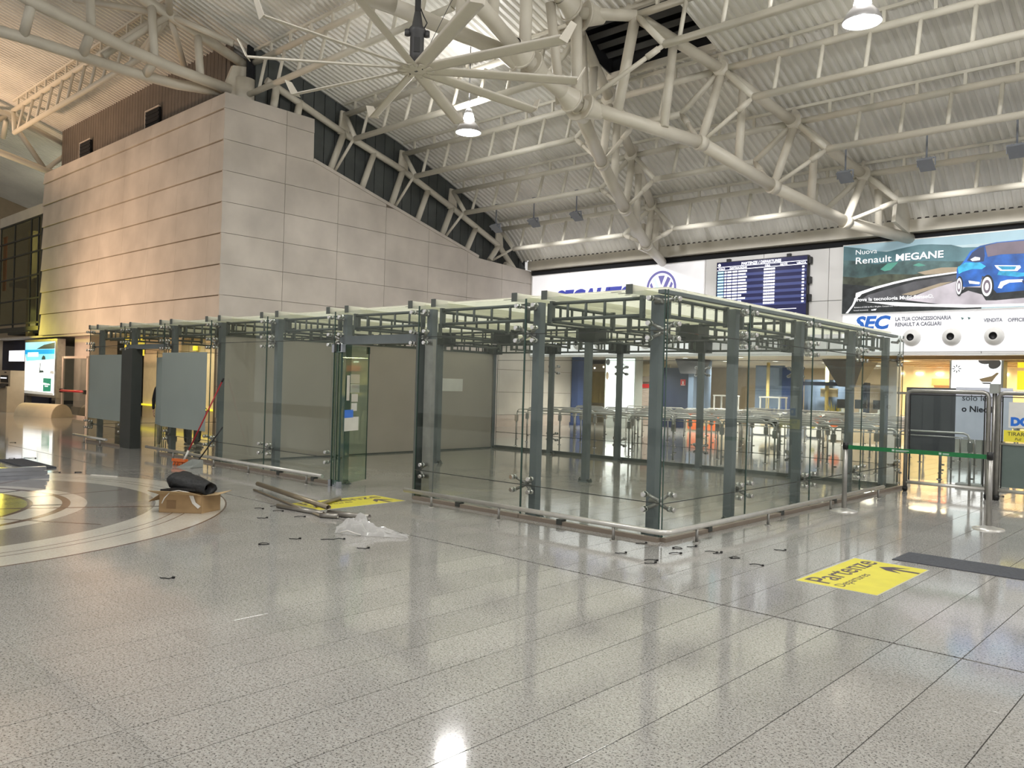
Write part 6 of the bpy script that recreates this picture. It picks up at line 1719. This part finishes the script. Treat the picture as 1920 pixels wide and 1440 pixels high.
t = thing('purple_screen', 'dim violet wall screen seen above the right frosted film', 'screen', (-22.6, 13.0, 2.1))
part('casing', MB().box((-23.3, 13.0, 2.08), (-22.0, 13.12, 2.62)), 'black', t)
part('display', MB().box((-23.25, 12.99, 2.11), (-22.05, 13.0, 2.59)), 'screen_row', t)
light('left_room_light', 'AREA', (-27, 12.3, 2.9), 55, (1.0, 0.88, 0.62), 2.0, (-27, 12.3, 0), size_y=0.6)
light('left_front_light', 'AREA', (-33, 10.4, 2.95), 50, (1.0, 0.75, 0.5), 1.5, (-33, 10.4, 0), size_y=0.4)
# ------------------------------------------------------------------ people behind the frosted films
def skin_body(name, verts, edges, m, parent, sub=2):
    """verts: (x, y, z, rx, ry) in the figure's own frame, grown with a skin modifier and frozen to a mesh"""
    me = bpy.data.meshes.new(name)
    me.from_pydata([v[:3] for v in verts], edges, [])
    o = bpy.data.objects.new(name, me)
    col.objects.link(o)
    md = o.modifiers.new('skin', 'SKIN'); md.use_smooth_shade = True; md.branch_smoothing = 0.6
    for i, v in enumerate(verts):
        sv = me.skin_vertices[0].data[i]; sv.radius = (v[3], v[4]); sv.use_root = (i == 0)
    sb = o.modifiers.new('sub', 'SUBSURF'); sb.levels = sub; sb.render_levels = sub
    dg = bpy.context.evaluated_depsgraph_get()
    nm = bpy.data.meshes.new_from_object(o.evaluated_get(dg))
    bpy.data.objects.remove(o); bpy.data.meshes.remove(me)
    nm.materials.clear(); nm.materials.append(M[m])
    r = bpy.data.objects.new(name, nm); r.parent = parent; col.objects.link(r)
    return r
def person(label, x, y, rz, top, legs, lean=0.0, stride=0.10, s=1.0):
    t = thing('person', label, 'person', (x, y, 0))
    t.rotation_euler = (0, 0, rz); t.scale = (s, s, s)
    f = lean
    # body: one skinned surface; front is -y
    V = [(0, 0, 0.95, .150, .105), (0, -0.10 * f, 1.15, .135, .095), (0, -0.28 * f, 1.35, .165, .105), (0, -0.36 * f, 1.46, .10, .08), (0, -0.42 * f, 1.54, .052, .055)]
    E = [(0, 1), (1, 2), (2, 3), (3, 4)]
    for sx in (-1, 1):
        b = len(V)
        V += [(sx * 0.19, -0.30 * f, 1.40, .058, .056), (sx * 0.245, -0.30 * f + 0.02, 1.13, .046, .044), (sx * 0.25, -0.30 * f - 0.08, 0.90, .035, .032)]
        E += [(3, b), (b, b + 1), (b + 1, b + 2)]
    skin_body('torso', V, E, top, t)
    for sx in (-1, 1):
        st = sx * stride
        V = [(sx * 0.095, 0, 0.96, .10, .105), (sx * 0.105, -st * 0.4, 0.72, .085, .085), (sx * 0.11, -st * 0.8, 0.49, .062, .064), (sx * 0.11, -st * 0.7, 0.30, .060, .062), (sx * 0.11, -st * 0.6, 0.07, .052, .058)]
        skin_body('trouser_leg', V, [(0, 1), (1, 2), (2, 3), (3, 4)], legs, t, 1)
        fy = -st * 0.6
        V = [(sx * 0.11, fy + 0.06, 0.045, .040, .042), (sx * 0.112, fy - 0.04, 0.045, .046, .043), (sx * 0.115, fy - 0.15, 0.035, .042, .032)]
        skin_body('shoe', V, [(0, 1), (1, 2)], 'shoe', t, 1)
        hx, hy, hz = sx * 0.25, -0.30 * f - 0.10, 0.80
        V = [(hx, hy + 0.02, hz + 0.10, .024, .028), (hx, hy, hz + 0.03, .018, .040)]
        hand = skin_body('hand', V, [(0, 1)], 'skin', t, 1)
        mb = MB()
        for k, ln in enumerate((0.072, 0.082, 0.078, 0.062)):
            yy = hy - 0.030 + k * 0.019
            mb.path([(hx, yy, hz + 0.01), (hx - sx * 0.006, yy, hz + 0.01 - ln * 0.55), (hx - sx * 0.026, yy, hz + 0.01 - ln)], 0.009, 6)
        mb.path([(hx, hy - 0.03, hz + 0.06), (hx - sx * 0.012, hy - 0.058, hz + 0.035), (hx - sx * 0.02, hy - 0.062, hz + 0.005)], 0.010, 6)
        me = mesh('fingers', mb, 'skin'); fo = bpy.data.objects.new('fingers', me); fo.parent = hand; col.objects.link(fo)
    # head
    hc = Vector((0, -0.45 * f - 0.015, 1.64))
    V = [(0, hc.y + 0.01, 1.50, .055, .058), (0, hc.y - 0.01, 1.585, .066, .082), (0, hc.y, 1.66, .078, .096), (0, hc.y + 0.01, 1.72, .064, .080)]
    head = skin_body('head', V, [(0, 1), (1, 2), (2, 3)], 'skin', t)
    def sub(nm, mb, m):
        o = bpy.data.objects.new(nm, mesh(nm, mb, m)); o.parent = head; col.objects.link(o)
    sub('nose', MB().add([(-0.014, hc.y - 0.088, 1.60), (0.014, hc.y - 0.088, 1.60), (0, hc.y - 0.116, 1.605), (0, hc.y - 0.085, 1.655)], [(0, 2, 3), (2, 1, 3), (0, 1, 2)]), 'skin')
    for sx in (-1, 1):
        sub('eye', MB().lathe((sx * 0.030, hc.y - 0.082, 1.645), [(0, -0.009), (0.010, -0.004), (0.010, 0.004), (0, 0.009)], 8), 'ink')
        sub('ear', MB().obox((sx * 0.080, hc.y + 0.01, 1.63), (0.008, 0, 0), (0, 0.018, 0), (0, 0, 0.030)), 'skin')
    sub('mouth', MB().box((-0.024, hc.y - 0.092, 1.568), (0.024, hc.y - 0.080, 1.576)), 'red')
    hv = [(0.086 * math.sin(p) * math.cos(a), hc.y + 0.018 + 0.102 * math.sin(p) * math.sin(a), 1.66 + 0.105 * math.cos(p)) for p in [PI * 0.5 * (k + 0.02) / 5 for k in range(6)] for a in [2 * PI * j / 14 for j in range(14)]]
    sub('hair', MB().add(hv, [(k * 14 + j, k * 14 + (j + 1) % 14, (k + 1) * 14 + (j + 1) % 14, (k + 1) * 14 + j) for k in range(5) for j in range(14)], True), 'hair')
    return t
person('person in black top and grey trousers half hidden by the open frosted door leaf', -17.66, 7.98, 1.2, 'cloth_black', 'cloth_grey', 0.25, 0.10, 0.95)
person('person in dark trousers whose legs show under the right frosted film, left one', -17.40, 8.50, 2.4, 'cloth_dark', 'cloth_grey', 0.0, 0.06)
person('person in dark trousers and pale shoes under the right frosted film, right one', -17.98, 8.78, 2.0, 'cloth_black', 'cloth_dark', 0.1, 0.12)
